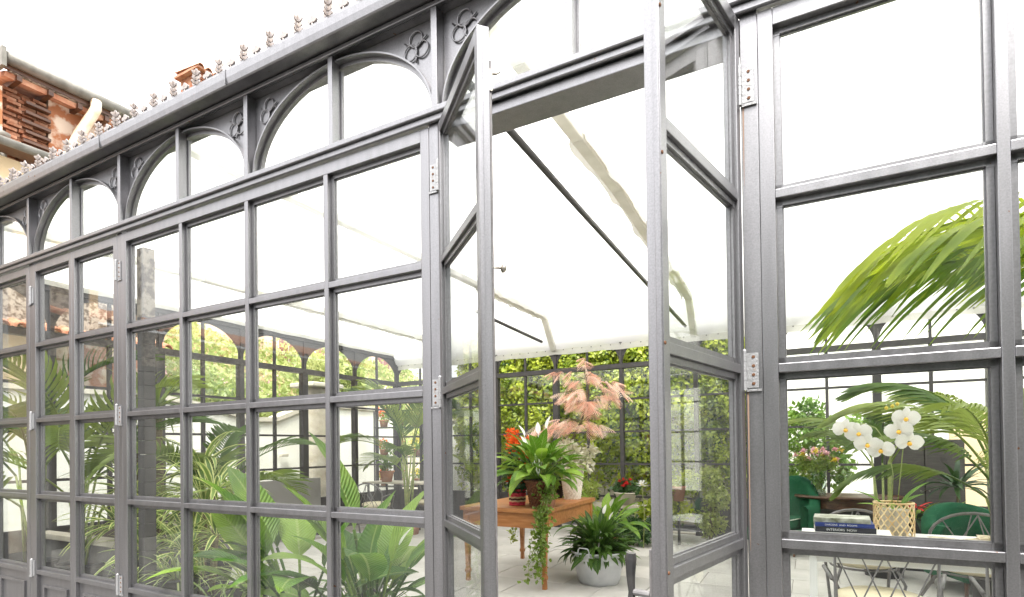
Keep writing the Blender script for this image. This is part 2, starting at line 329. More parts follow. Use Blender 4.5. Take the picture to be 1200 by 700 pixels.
def film(m, amt=.022):
    t = m.node_tree; N = t.nodes; L = t.links; out = N['Material Output']; src = out.inputs['Surface'].links[0].from_socket
    ge = N.new('ShaderNodeNewGeometry'); mp = N.new('ShaderNodeMapping'); mp.inputs['Scale'].default_value = (2.5, 2.5, .8); L.new(ge.outputs['Position'], mp.inputs[0])
    no = N.new('ShaderNodeTexNoise'); no.inputs['Scale'].default_value = 1.6; no.inputs['Detail'].default_value = 7; no.inputs['Roughness'].default_value = .65; L.new(mp.outputs[0], no.inputs['Vector'])
    mr = N.new('ShaderNodeMapRange'); mr.inputs['From Min'].default_value = .45; mr.inputs['From Max'].default_value = .75; mr.inputs['To Max'].default_value = amt; L.new(no.outputs['Fac'], mr.inputs['Value'])
    df = N.new('ShaderNodeBsdfDiffuse'); df.inputs[0].default_value = (.75, .74, .7, 1); ms = N.new('ShaderNodeMixShader')
    L.new(mr.outputs[0], ms.inputs[0]); L.new(src, ms.inputs[1]); L.new(df.outputs[0], ms.inputs[2]); L.new(ms.outputs[0], out.inputs['Surface'])
film(M['glass'])

# ================================================================ leaf / plant kit
def leaf_rows(L, W, droop, fold=0.25, seg=7, peak=0.45, start=0.0, base=(0, 0, 0), twist=0.0, tip=1.0, wave=0.0):
    rows = []; x = z = 0.0; ds = L / seg
    for i in range(seg + 1):
        t = i / seg; a = start - droop * t
        wd = W / 2 * (math.sin(PI * min(1, max(0, t)) ** (math.log(0.5) / math.log(peak))) ** 0.85 if 0 < t < 1 else 0.02)
        lift = fold * wd
        wv = wave * wd * math.sin(t * 14)
        nx, nz = math.sin(-a), math.cos(a)
        rows.append([(base[0] + x + nx * (lift + wv), base[1] + wd, base[2] + z + nz * (lift + wv)), (base[0] + x, base[1], base[2] + z),
                     (base[0] + x + nx * (lift - wv), base[1] - wd, base[2] + z + nz * (lift - wv))])
        x += ds * math.cos(a); z += ds * math.sin(a)
    return rows

def leaf_mesh(name, m, L, W, droop, petiole=0.0, pet_droop=0.2, pr=0.004, **k):
    mb = MB(); bx_, bz_, a = 0.0, 0.0, k.pop('start', 0.0)
    if petiole:
        pts = [(0, 0, 0)]; n = 5
        for i in range(n):
            aa = a - pet_droop * (i + 1) / n
            bx_ += petiole / n * math.cos(aa); bz_ += petiole / n * math.sin(aa); pts.append((bx_, 0, bz_))
        mb.tube(pts, [pr * 1.3] * 3 + [pr] * (n - 2), 5, cap=False); a -= pet_droop
    mb.strip(leaf_rows(L, W, droop, start=a, base=(bx_, 0, bz_), **k))
    return mb.mesh(name, m, True)

def rosette(root, meshes, n, el0, el1, name='leaf', z=0.0, r=0.03, az0=0.0, az1=2 * PI, s0=0.8, s1=1.15, rnd=random):
    for i in range(n):
        az = az0 + (az1 - az0) * ((i * 0.618034) % 1.0) + rnd.uniform(-.15, .15)
        t = (i + .5) / n; el = el0 + (el1 - el0) * t + rnd.uniform(-.12, .12)
        inst(name, rnd.choice(meshes), root, (r * math.cos(az), r * math.sin(az), z), (rnd.uniform(-.35, .35), -el, az), rnd.uniform(s0, s1))

def frond_mesh(name, m, L=1.3, n=26, ll=0.45, lw=0.028, droop=1.5, pet=0.35, ldroop=0.9, start=0.0, vee=0.5, sweep=0.75, seg=4):
    mb = MB(); pts = [(0, 0, 0)]; dirs = []
    x = z = 0.0; S = 30; tot = L + pet
    for i in range(S):
        t = (i + 1) / S; a = start - droop * max(0, t) ** 1.4
        x += tot / S * math.cos(a); z += tot / S * math.sin(a); pts.append((x, 0, z)); dirs.append(a)
    mb.tube(pts, [0.011 * (1 - 0.8 * i / S) + 0.0015 for i in range(S + 1)], 5, cap=False)
    rr = random.Random(hash(name) % 1000 if False else len(name) * 7)
    for j in range(n):
        t = (pet + L * (j + .6) / (n + .3)) / tot; q = t * S; i = min(int(q), S - 1); f = q - i
        p = Vector(pts[i]).lerp(Vector(pts[i + 1]), f); a = dirs[i]
        T = Vector((math.cos(a), 0, math.sin(a))); Nn = Vector((-math.sin(a), 0, math.cos(a)))
        u = (j + .5) / n; length = ll * (0.45 + 0.75 * math.sin(PI * min(1, u * 0.78 + 0.2))) * rr.uniform(.88, 1.08)
        for sgn in (-1, 1):
            sw = sweep + 0.5 * u + rr.uniform(-.08, .08)
            d = (T * math.sin(sw * .8) + Vector((0, sgn, 0)) * math.cos(sw * .8) + Nn * vee * (1 - u * .6)).normalized()
            rows = []; c = p.copy(); dd = d.copy(); ld = ldroop * rr.uniform(.75, 1.25)
            for k in range(seg + 1):
                tt = k / seg; wd = lw / 2 * (0.35 + 1.2 * math.sin(PI * min(1, tt * .9 + .08)) if k < seg else 0.08)
                side = dd.cross(Vector((0, 0, 1))); side = side.normalized() if side.length > 1e-4 else Vector((1, 0, 0))
                side = (side + T * .35).normalized()
                rows.append([c + side * wd, c - Vector((0, 0, wd * .35)), c - side * wd])
                c = c + dd * (length / seg); dd = (dd + Vector((0, 0, -1)) * ld * (1.0 / seg) * (0.6 + tt * 1.3)).normalized()
            mb.strip(rows)
    return mb.mesh(name, m, True)

def place_fronds(root, meshes, specs, z=0.0):
    for (az, el, s, roll) in specs:
        inst('frond', meshes[int(abs(az * 10)) % len(meshes)], root, (0.03 * math.cos(az), 0.03 * math.sin(az), z), (roll, -el, az), s)

def pot_mb(r0, r1, h, rim=0.02, n=28):
    return MB().lathe([(0.001, 0), (r0, 0), (r0 + (r1 - r0) * .8, h * .8), (r1, h - rim), (r1 + .012, h - rim), (r1 + .012, h), (r1 - .008, h), (r1 - .02, h - .05)], n)

def soil(root, r, z):
    MB().lathe([(0.0005, .006), (r * .6, .008), (r, 0)], 20, (0, 0, z)).build('soil', M['soil'], root, smooth=True)

def wicker_mb(r0, r1, h, rows, n=40, amp=0.006):
    mb = MB(); prof = []
    seg = rows * 2
    vs = []; 
    for i in range(seg + 1):
        t = i / seg; r = r0 + (r1 - r0) * t
        for k in range(n):
            a = 2 * PI * k / n
            wv = amp * math.cos(k * PI / 2 * 1.0 * 2 + (i // 2) * PI) * (1 if i % 2 else .2)
            rr = r + wv
            vs.append((rr * math.cos(a), rr * math.sin(a), h * t))
    fs = [(i * n + k, i * n + (k + 1) % n, (i + 1) * n + (k + 1) % n, (i + 1) * n + k) for i in range(seg) for k in range(n)]
    fs.append(tuple(reversed(range(n))))
    mb.add(vs, fs)
    ring = [((r1 + .004) * math.cos(2 * PI * k / 24), (r1 + .004) * math.sin(2 * PI * k / 24), h) for k in range(25)]
    mb.tube(ring, 0.011, 6, cap=False)
    return mb

def leaf_cloud(name, m, parent, pts, size, kind=None, rnd=None, up_bias=0.2, aspect=0.62, face=None):
    """many small folded leaves: pts (N,3) array"""
    rnd = np.random.default_rng(rnd if rnd is not None else 5)
    P = np.asarray(pts, float); n = len(P)
    d = rnd.normal(size=(n, 3)); d[:, 2] -= up_bias
    if face is not None: d = d * .55 + np.asarray(face) * .1
    d /= np.linalg.norm(d, axis=1)[:, None]
    u = rnd.normal(size=(n, 3))
    if face is not None: u = u * .45 + np.asarray(face)
    sd_ = np.cross(d, u); sd_ /= np.linalg.norm(sd_, axis=1)[:, None] + 1e-9
    nn = np.cross(sd_, d)
    s = size * (.45 + 1.2 * rnd.random((n, 1)) ** 1.6)
    a = P; b = P + d * s * .5 + sd_ * s * aspect * .5 + nn * s * .12; c = P + d * s; e = P + d * s * .5 - sd_ * s * aspect * .5 + nn * s * .12
    V = np.stack([a, b, c, e], 1).reshape(-1, 3)
    me = bpy.data.meshes.new(name); me.vertices.add(len(V)); me.vertices.foreach_set('co', V.ravel())
    F = np.empty((n, 6), dtype=np.int32); k = np.arange(n) * 4
    F[:, 0] = k; F[:, 1] = k + 1; F[:, 2] = k + 2; F[:, 3] = k; F[:, 4] = k + 2; F[:, 5] = k + 3
    me.loops.add(n * 6); me.loops.foreach_set('vertex_index', F.ravel())
    me.polygons.add(n * 2); me.polygons.foreach_set('loop_start', np.arange(n * 2) * 3); me.polygons.foreach_set('loop_total', np.full(n * 2, 3))
    uv = me.uv_layers.new(name='UVMap'); q = np.tile(np.array([0, .5, .5, 1, 1, .5, 0, .5, 1, .5, .5, 0], float), n); uv.data.foreach_set('uv', q)
    me.materials.append(m); me.update(); me.validate()
    o = inst(name, me, parent)
    if kind: o['kind'] = kind
    return o

def blob_pts(rnd, centres, radii, n, shell=.5):
    out = []
    C = np.array(centres, float); Rr = np.array(radii, float); w_ = Rr ** 2 / (Rr ** 2).sum()
    idx = rnd.choice(len(C), n, p=w_); d = rnd.normal(size=(n, 3)); d /= np.linalg.norm(d, axis=1)[:, None]
    r = Rr[idx] * (shell + (1 - shell) * rnd.random(n)) ** .7
    return C[idx] + d * r[:, None]

# ================================================================ THE FRONT FACADE
BAY = 1.1883; HB = BAY / 2
Z_ROWS = [2.191, 1.652, 1.113, 0.574]; Z_TOP = 2.716; Z_BOT = 0.1
MW = 0.028; Y0, Y1 = 0.0, 0.056; YG = 0.043
fac = empty('glazed_facade', (0, 0, 0), label='grey painted metal and glass front of the conservatory with arched fanlights and crested gutter', cat='glass facade')

bead_cache = {}
def bead_mesh(wd, ht):
    k = (round(wd, 3), round(ht, 3))
    if k not in bead_cache:
        mb = MB(); b = .018; y0, y1 = .024, .041
        def fr(b0, b1, ya, yb):
            mb.bx(b0, b1, ya, yb, b0, ht - b0); mb.bx(wd - b1, wd - b0, ya, yb, b0, ht - b0)
            mb.bx(b1, wd - b1, ya, yb, b0, b1); mb.bx(b1, wd - b1, ya, yb, ht - b1, ht - b0)
        fr(.001, b, y0, y1); fr(b, b + .004, y0 + .008, y1 + .001)
        for cx in (0, 1):                      # push-on corner pieces
            for cz in (0, 1):
                xa = .0005 if cx == 0 else wd - b - .006; za = .0005 if cz == 0 else ht - b - .006
                mb.bx(xa, xa + b + .0055, y0 - .0012, y0 + .004, za if cz == 0 else ht - b - .0005, (za + b + .0005) if cz == 0 else ht - .0005)
                mb.bx(xa if cx == 0 else wd - b - .0005, (xa + b + .0005) if cx == 0 else wd - .0005, y0 - .0012, y0 + .004, za, za + b + .0055)
        bead_cache[k] = mb.mesh('glazing_bead', M['bead'])
    return bead_cache[k]
pane_cache = {}
def pane_mesh(wd, ht, y=YG, m=None):
    k = (round(wd, 3), round(ht, 3), y)
    if k not in pane_cache:
        rr = random.Random(int(wd * 1000 + ht * 7777))
        pane_cache[k] = MB().bx(.004, wd - .004, y, y + .004, .004, ht - .004).mesh('pane', m or M['glass'])
    return pane_cache[k]

def glazed_frame(name, parent, x0, x1, ncol, stL, stR, depth=Y1, label=None, kick=True, top_rail=True):
    """framed glazing between x0 and x1 (x0<x1) in the plane y=0; front face looks towards -y"""
    fr = MB()
    ztop = Z_TOP + .055
    fr.bx(x0, x0 + stL, Y0, depth, Z_BOT - .06, ztop); fr.bx(x1 - stR, x1, Y0, depth, Z_BOT - .06, ztop)
    xi0, xi1 = x0 + stL, x1 - stR
    cw = (xi1 - xi0 - MW * (ncol - 1)) / ncol
    fr.bx(xi0, xi1, Y0, depth, Z_TOP, ztop)
    fr.bx(xi0, xi1, Y0, depth, Z_BOT - .06, Z_BOT)
    zs = [Z_TOP] + Z_ROWS
    cols = [(xi0 + i * (cw + MW), xi0 + i * (cw + MW) + cw) for i in range(ncol)]
    for i in range(1, ncol):
        fr.bx(cols[i][0] - MW, cols[i][0], Y0, depth, Z_BOT, Z_TOP)
    for (a, b) in cols:
        for zr in Z_ROWS: fr.bx(a, b, Y0 + .0004, depth, zr - MW / 2, zr + MW / 2)
    fo = fr.build(name, M['paint'], parent, bevel=.0022)
    if label: fo['label'] = label
    for (a, b) in cols:
        tops = [Z_TOP] + [z - MW / 2 for z in Z_ROWS]
        bots = [z + MW / 2 for z in Z_ROWS]
        for t_, b_ in zip(tops[:4], bots):
            ht = t_ - b_
            tilt = random.uniform(-.0022, .0022)
            inst('pane', pane_mesh(b - a, ht), fo, (a, 0, b_), (tilt, 0, random.uniform(-.003, .003)))
            inst('glazing_bead', bead_mesh(b - a, ht), fo, (a, 0, b_))
        # solid kick panel with a raised rectangle
        kt, kb = Z_ROWS[3] - MW / 2, Z_BOT
        kp = MB(); kp.bx(a, b, .022, .032, kb, kt)
        i1, i2 = .07, .088
        for (p, q, r_, s_) in ((a + i1, a + i2, kb + i1, kt - i1), (b - i2, b - i1, kb + i1, kt - i1), (a + i2, b - i2, kb + i1, kb + i2), (a + i2, b - i2, kt - i2, kt - i1)):
            kp.bx(p, q, .008, .0225, r_, s_)
        kp.build('kick_panel', M['paint'], fo, bevel=.002)
    return fo, cols

hinge_me = None
def hinge(parent, x, z, side=1, y=0.0):
    """butt hinge, knuckle at x on the front; leaf plates to both sides"""
    global hinge_me
    if hinge_me is None:
        mb = MB()
        mb.bx(.006, .042, -.004, -.0005, -.055, .055); mb.bx(-.028, -.006, -.004, -.0005, -.055, .055)
        mb.tube([(0, -.008, -.062), (0, -.008, .062)], .0082, 10)
        mb.lathe([(.001, .07), (.006, .066), (.0085, .062)], 10, (0, -.008, 0))
        mb.bx(.006, .05, -.006, -.0008, -.066, -.0585)
        for zz in (-.03, .0, .03): mb.tube([(0, -.008, zz - .001), (0, -.008, zz + .001)], .0092, 10)
        nf_ = len(mb.f); s_ = mb
        for zz in (-.042, -.014, .014, .042):
            s_.lathe([(.0001, 0), (.0045, 0), (.0055, .0025)], 8, (0, 0, 0))
            # rotate lathe to face -y
            n = 24
            for q in range(len(s_.v) - n, len(s_.v)):
                v = s_.v[q]; s_.v[q] = (v[0] + .027, -.0046 - .0015 + v[2], v[1] + zz)
        hinge_me = mb.mesh('hinge', M['hinge']); hinge_me.materials.append(M['screw'])
        for p_ in hinge_me.polygons[nf_:]: p_.material_index = 1
    h = inst('hinge', hinge_me, parent, (x, y, z), (0, 0, 0), (side, 1, 1))
    return h

# fixed casements and door leaves along the front
JW = .05
def post(x0, x1, y1=.075, z1=2.80, lab=None):
    o = MB().bx(x0, x1, .0015, y1, 0.0, z1).build('post', M['paint'], fac, bevel=.002)
    if lab: o['label'] = lab
    return o
segs = []
def fixed_pair(k1, label=None):
    """two bays of fixed glazing between pilaster k1*BAY-2*BAY and k1*BAY"""
    xr = k1 * BAY - .05; xl = k1 * BAY - 2 * BAY + .0 + .0
    return xl, xr
# bays 0..-2 : fixed, four columns
glazed_frame('fixed_casement', fac, -2.402, -.0505, 4, .05, .045)
# right of the open door: four columns fixed
glazed_frame('fixed_casement', fac, 1.2195, 3.515, 4, .0435, .05)
# closed pair of doors at the left
for (a, b, sl, sr) in ((-3.566, -2.999 - .014, .045, .036), (-2.985 - .014 - .0125, -2.452, .036, .045)):
    lf, _ = glazed_frame('door_leaf', fac, a, b, 1, sl, sr)
    hx = a - .004 if sl == .045 else b + .004
    for z in (2.55, 1.65, .6): hinge(lf, hx, z, -1 if sl == .045 else 1)
# left end fixed
glazed_frame('fixed_casement', fac, -5.93, -3.617, 4, .05, .045)
post(-.05, -.001); post(-2.4515, -2.4025); post(-3.616, -3.567); post(1.168, 1.219); post(3.5155, 3.565); post(-5.985, -5.931)
MB().bx(-6.21, -5.986, .0, .12, 0, 2.8).build('corner_post', M['paint'], fac, bevel=.003)

# ---- open door leaves
LW = .586
def open_leaf(hx, ang, left):
    root = empty('door_leaf', (hx, -.006, 0), ang, parent=fac)
    # frame in local coordinates, hinge at origin
    fr = MB(); d = .040
    s = 1 if left else -1
    ztop, zb = 2.762, .03
    sth, stf = .036, .034
    def X(a, b): return (s * a, s * b)
    fr.bx(*X(.002, sth), 0, d, zb, ztop); fr.bx(*X(LW - stf, LW), 0, d, zb, ztop)
    fr.bx(*X(sth, LW - stf), 0, d, Z_TOP, ztop - .0006); fr.bx(*X(sth, LW - stf), 0, d, zb + .0006, Z_BOT)
    for zr in Z_ROWS: fr.bx(*X(sth, LW - stf), .0005, d - .0005, zr - MW / 2, zr + MW / 2)
    # meeting strip lying on the free edge
    fr.bx(*X(LW, LW + .0035), .002, .017, zb + .01, ztop - .004)
    f = fr.build('leaf_frame', M['paint'], root, bevel=.0022); 
    wd = LW - stf - sth
    x0 = sth if left else -(LW - stf)
    tops = [Z_TOP] + [z - MW / 2 for z in Z_ROWS]; bots = [z + MW / 2 for z in Z_ROWS]
    for t_, b_ in zip(tops[:4], bots):
        inst('pane', pane_mesh(wd, t_ - b_, .030), root, (x0, 0, b_))
        inst('glazing_bead', bead_mesh(wd, t_ - b_), root, (x0, -.0125, b_))
    kt, kb = Z_ROWS[3] - MW / 2, Z_BOT; a, b = x0, x0 + wd
    kp = MB(); kp.bx(a, b, .014, .024, kb, kt)
    for (p, q, r_, s_) in ((a + .07, a + .088, kb + .07, kt - .07), (b - .088, b - .07, kb + .07, kt - .07), (a + .088, b - .088, kb + .07, kb + .088), (a + .088, b - .088, kt - .088, kt - .07)):
        kp.bx(p, q, .004, .0145, r_, s_)
    kp.build('kick_panel', M['paint'], root, bevel=.002)
    return root
doorL = open_leaf(.0, R(-41.9), True); doorR = open_leaf(1.168, R(78.2), False)
for z in (2.55, 1.65, .6):
    hinge(fac, 1.1655, z, 1); hinge(fac, .0, z, -1)
# rust runs below the right hinges
for (z, L_) in ((1.585, .5), (2.485, .25), (.53, .3)):
    MB().strip([[(.0035, -.0009, 0), (-.0015, -.0009, 0)], [(.002, -.0009, -L_ * .6), (-.001, -.0009, -L_ * .6)], [(.0008, -.0009, -L_), (0, -.0009, -L_)]]).build('rust_run', M['rust'], fac, (1.1745, .0008, z))
# screws on the free edge of the right leaf
for z in (2.46, 2.11, 1.66, 1.12, .66, 2.62):
    MB().lathe([(.0001, .003), (.004, .0024), (.005, 0)], 10).build('screw', M['screw'], doorR, (-(LW - .004), -.0008, z), (R(90), 0, 0))
# lever handle + rod on the right leaf (inside, towards the opening)
hd = MB(); hx = -(LW - .012)
hd.bx(hx - .006, hx + .006, d_ if False else .038, .050, .95, 1.17)
hd.tube([(hx, .05, 1.06), (hx, .094, 1.06)], .0085, 10)
hd.build('lock_plate', M['wire'], doorR, bevel=.002)
lv = MB(); lv.tube([(hx, .1, 1.155), (hx, .101, 1.14), (hx, .102, 1.1), (hx, .1, 1.06), (hx, .102, 1.02), (hx, .1, .965), (hx, .1, .95)], [.012, .0145, .0115, .0085, .011, .0145, .011], 8)
lv.build('lever_handle', M['iron'], doorR, smooth=False)
# espagnolette hardware on the left leaf: slim rod, knob, top hook
kb_ = MB(); kx = LW - .01
kb_.tube([(kx, .046, .5), (kx, .046, 2.66)], .0045, 8)
kb_.build('bolt_rod', M['wire'], doorL)
kn = MB(); kn.tube([(kx, .04, 1.995), (kx, .074, 1.995)], .004, 8); kn.tube([(kx, .074, 1.995), (kx, .078, 1.995), (kx, .086, 1.995), (kx, .09, 1.995)], [.006, .014, .014, .007], 12)
kn.build('knob', M['brassy'], doorL, smooth=True)
hk = MB(); hk.tube([(kx, .046, 2.62), (kx, .065, 2.622), (kx, .078, 2.632), (kx, .082, 2.655)], [.004, .004, .0035, .003], 6); hk.bx(kx - .008, kx + .008, .04, .05, 2.56, 2.63)
hk.build('hook_bolt', M['brassy'], doorL)

# ---- ledge, header, pilasters, spandrels, fanlights
XL, XR = -6.21, 3.60
MB().bx(XL, XR, -.034, .05, 2.803, 2.829).build('transom_ledge', M['paint'], fac, bevel=.004)
MB().bx(XL, XR, -.0195, -.0035, 2.776, 2.8025).build('ledge_moulding', M['paint'], fac, bevel=.004)
MB().bx(.001, 1.1665, .004, .14, 2.735, 2.775).bx(.001, 1.1665, .0505, .14, 2.7755, 2.802).build('door_header', M['paint'], fac, bevel=.003)
ZF0, ZF1 = 2.829, 3.245
FW = .03
ks = list(range(-5, 4))
for k in ks:
    MB().bx(k * BAY - FW / 2, k * BAY + FW / 2, -.026, .045, ZF0 + .0005, ZF1).build('pilaster', M['paint'], fac, bevel=.002)
# trefoil ornament
tf = MB()
def ring(c, r, rad, n=18, a0=0, a1=2 * PI, squash=1.0, rot=0):
    pts = []
    for i in range(n + 1):
        a = a0 + (a1 - a0) * i / n; x, z = r * math.cos(a), r * squash * math.sin(a)
        pts.append((c[0] + x * math.cos(rot) - z * math.sin(rot), 0, c[1] + x * math.sin(rot) + z * math.cos(rot)))
    tf.tube(pts, rad, 6, cap=False)
for k in range(3):
    a = R(90 + 120 * k); ring((.029 * math.cos(a), .029 * math.sin(a)), .029, .0032)
    b_ = R(30 + 120 * k); tf.tube([(.046 * math.cos(b_) * .6, 0, .046 * math.sin(b_) * .6), (.058 * math.cos(b_), 0, .058 * math.sin(b_))], .0035, 5)
tre_me = tf.mesh('trefoil_ornament', M['paint'], True)
NA = 40
def ell(a, b, t): return (-a * math.cos(t), b * math.sin(t))
for k in ks[:-1]:
    xc = k * BAY + HB; hw = HB - FW / 2 - .0006
    if k == 0: pass
    ea, eb = hw - .006, ZF1 - ZF0 - .012
    # spandrel plate between ellipse and top
    mb = MB(); rows = []
    for yy in (.026, .034):
        top = []; bot = []
        for i in range(NA + 1):
            t = PI * i / NA; x, z = ell(ea, eb, t); xx = x if 0 < i < NA else (-hw if i == 0 else hw)
            bot.append((xc + x, yy, ZF0 + z)); top.append((xc + (x if 0 < i < NA else xx), yy, ZF1 - .0006))
        rows.append((top, bot))
    n = NA + 1
    vs = rows[0][0] + rows[0][1] + rows[1][0] + rows[1][1]; fs = []
    for i in range(NA):
        fs.append((i, n + i, n + i + 1, i + 1)); fs.append((2 * n + i, 2 * n + i + 1, 3 * n + i + 1, 3 * n + i))
    mb.add(vs, fs); sp = mb.build('spandrel_panel', M['paint'], fac)
    for sx in (-1, 1):
        inst('trefoil_ornament', tre_me, sp, (xc + sx * (HB - .125), .019, 3.148), (0, random.uniform(-.06, .06), 0), 1.18)
    # outer arch rib: flat strip with depth, following the ellipse
    def arch_band(a_o, b_o, th, y0, y1):
        q = MB(); vs = []; fs = []
        for i in range(NA + 1):
            t = PI * i / NA
            x0, z0 = ell(a_o, b_o, t); x1, z1 = ell(a_o - th, b_o - th, t)
            vs += [(xc + x0, y0, ZF0 + z0), (xc + x1, y0, ZF0 + z1), (xc + x1, y1, ZF0 + z1), (xc + x0, y1, ZF0 + z0)]
        for i in range(NA):
            for j in range(4):
                fs.append((i * 4 + j, i * 4 + (j + 1) % 4, (i + 1) * 4 + (j + 1) % 4, (i + 1) * 4 + j))
        q.add(vs, fs); return q
    arch_band(ea, eb, .007, -.004, .038).build('arch_rib', M['paint'], fac)
    arch_band(ea - .0075, eb - .0075, .017, .026, .048).build('arch_frame', M['bead'], fac)
    MB().bx(xc - MW / 2, xc + MW / 2, -.022, .0295, ZF0 + .0006, ZF1 - .001).build('fanlight_mullion', M['paint'], fac, bevel=.002)
    MB().bx(xc - .026, xc + .026, .0297, .045, ZF0 + .026, ZF0 + eb - .034).build('fanlight_bead', M['bead'], fac, bevel=.002)
    MB().bx(xc - ea + .04, xc + ea - .04, .0302, .047, ZF0 + .0005, ZF0 + .0255).build('fanlight_sill', M['bead'], fac, bevel=.002)
    for sx in (-1, 1):                         # two quarter panes
        g = MB(); vs = []; A, B = ea - .03, eb - .03
        pts = [(0.03, .02)] + [(A * math.cos(PI / 2 * i / 16) if i < 16 else .03, max(.02, B * math.sin(PI / 2 * i / 16))) for i in range(17)]
        for yy in (.038, .042): vs += [(xc + sx * p[0], yy, ZF0 + p[1]) for p in pts]
        m_ = len(pts); fs = [tuple(range(m_)), tuple(reversed(range(m_, 2 * m_)))] + [(i, (i + 1) % m_, m_ + (i + 1) % m_, m_ + i) for i in range(m_)]
        g.add(vs, fs).build('fanlight_pane', M['glass'], fac)
# frieze back plate, bead, soffit and gutter
MB().bx(XL, XR, -.031, -.012, ZF1 + .0005, ZF1 + .020).build('frieze_bead', M['paint'], fac, bevel=.003)
MB().bx(XL, XR, -.011, .12, ZF1 + .0012, 3.33).build('frieze_beam', M['paint'], fac)
gb = MB(); prof = [(-.012, 3.271), (-.094, 3.268), (-.100, 3.273), (-.106, 3.30), (-.108, 3.334), (-.103, 3.342), (-.06, 3.344), (-.06, 3.331), (-.012, 3.331)]
vs = []
for x in (XL - .1, XR): vs += [(x, p[0], p[1]) for p in prof]
m_ = len(prof); gb.add(vs, [tuple(range(m_)), tuple(reversed(range(m_, 2 * m_)))] + [(i, i + m_, (i + 1) % m_ + m_, (i + 1) % m_) for i in range(m_)])
gb.build('gutter', M['paint'], fac)
for x in (-1.23, -2.43, .4): MB().bx(x, x + .004, -.1105, -.07, 3.27, 3.345).build('gutter_joint', M['bead'], fac)
# cresting
fm = MB(); fm.tube([(0, 0, 0), (0, 0, .10)], [.005, .0025], 6)
def petal_flat(mb, c, ang, L, W):
    ca, sa = math.cos(ang), math.sin(ang); vs = []
    out = [(0, 0), (.3, .42), (.65, .5), (.92, .3), (1, 0), (.92, -.3), (.65, -.5), (.3, -.42)]
    for yy in (-.004, .004):
        for (u, v) in out:
            x = u * L; z = v * W; vs.append((c[0] + x * ca - z * sa, yy, c[1] + x * sa + z * ca))
    n = len(out); mb.add(vs, [tuple(range(n)), tuple(reversed(range(n, 2 * n)))] + [(i, (i + 1) % n, n + (i + 1) % n, n + i) for i in range(n)])
for (z, L_, a_) in ((.012, .036, 15), (.036, .030, 20), (.064, .038, 30)):
    for s_ in (a_, 180 - a_): petal_flat(fm, (0, z), R(s_), L_, .023)
for s_ in (60, 120): petal_flat(fm, (0, .074), R(s_), .024, .012)
petal_flat(fm, (0, .078), R(90), .03, .014)
fv = list(fm.v); ff = [list(f) for f in fm.f]; fm.add([(v[1] * .9, v[0] * .9, v[2]) for v in fv], ff)
M['crest'] = mat('weathered_crest_paint', (0.27, 0.25, 0.25), 0.5, 0.5, 0.4, (0.36, 0.3, 0.26), 60)
fin_me = fm.mesh('finial', M['crest'])
bm_ = MB(); bm_.tube([(0, 0, 0), (0, 0, .02)], .004, 6)
for a_ in (25, 90, 155): petal_flat(bm_, (0, .01), R(a_), .022, .015)
bud_me = bm_.mesh('crest_bud', M['crest'])
MB().bx(XL, XR, -.1, -.088, 3.3445, 3.352).build('cresting_rail', M['paint'], fac)
i = 0
x = -6.1
x0f = -1.105 - .1926 * 26
for q in range(0, 44):
    x = x0f + .1926 * q
    if x > 3.5: break
    o = inst('finial', fin_me, fac, (x, -.094, 3.351), (random.uniform(-.06, .06), random.uniform(-.06, .06), random.uniform(-.25, .25)), random.uniform(.78, .92))
    o['label'] = 'cast leaf finial of the gutter cresting'
    inst('crest_bud', bud_me, fac, (x + .0963, -.094, 3.351), (0, random.uniform(-.08, .08), 0), 1.45)

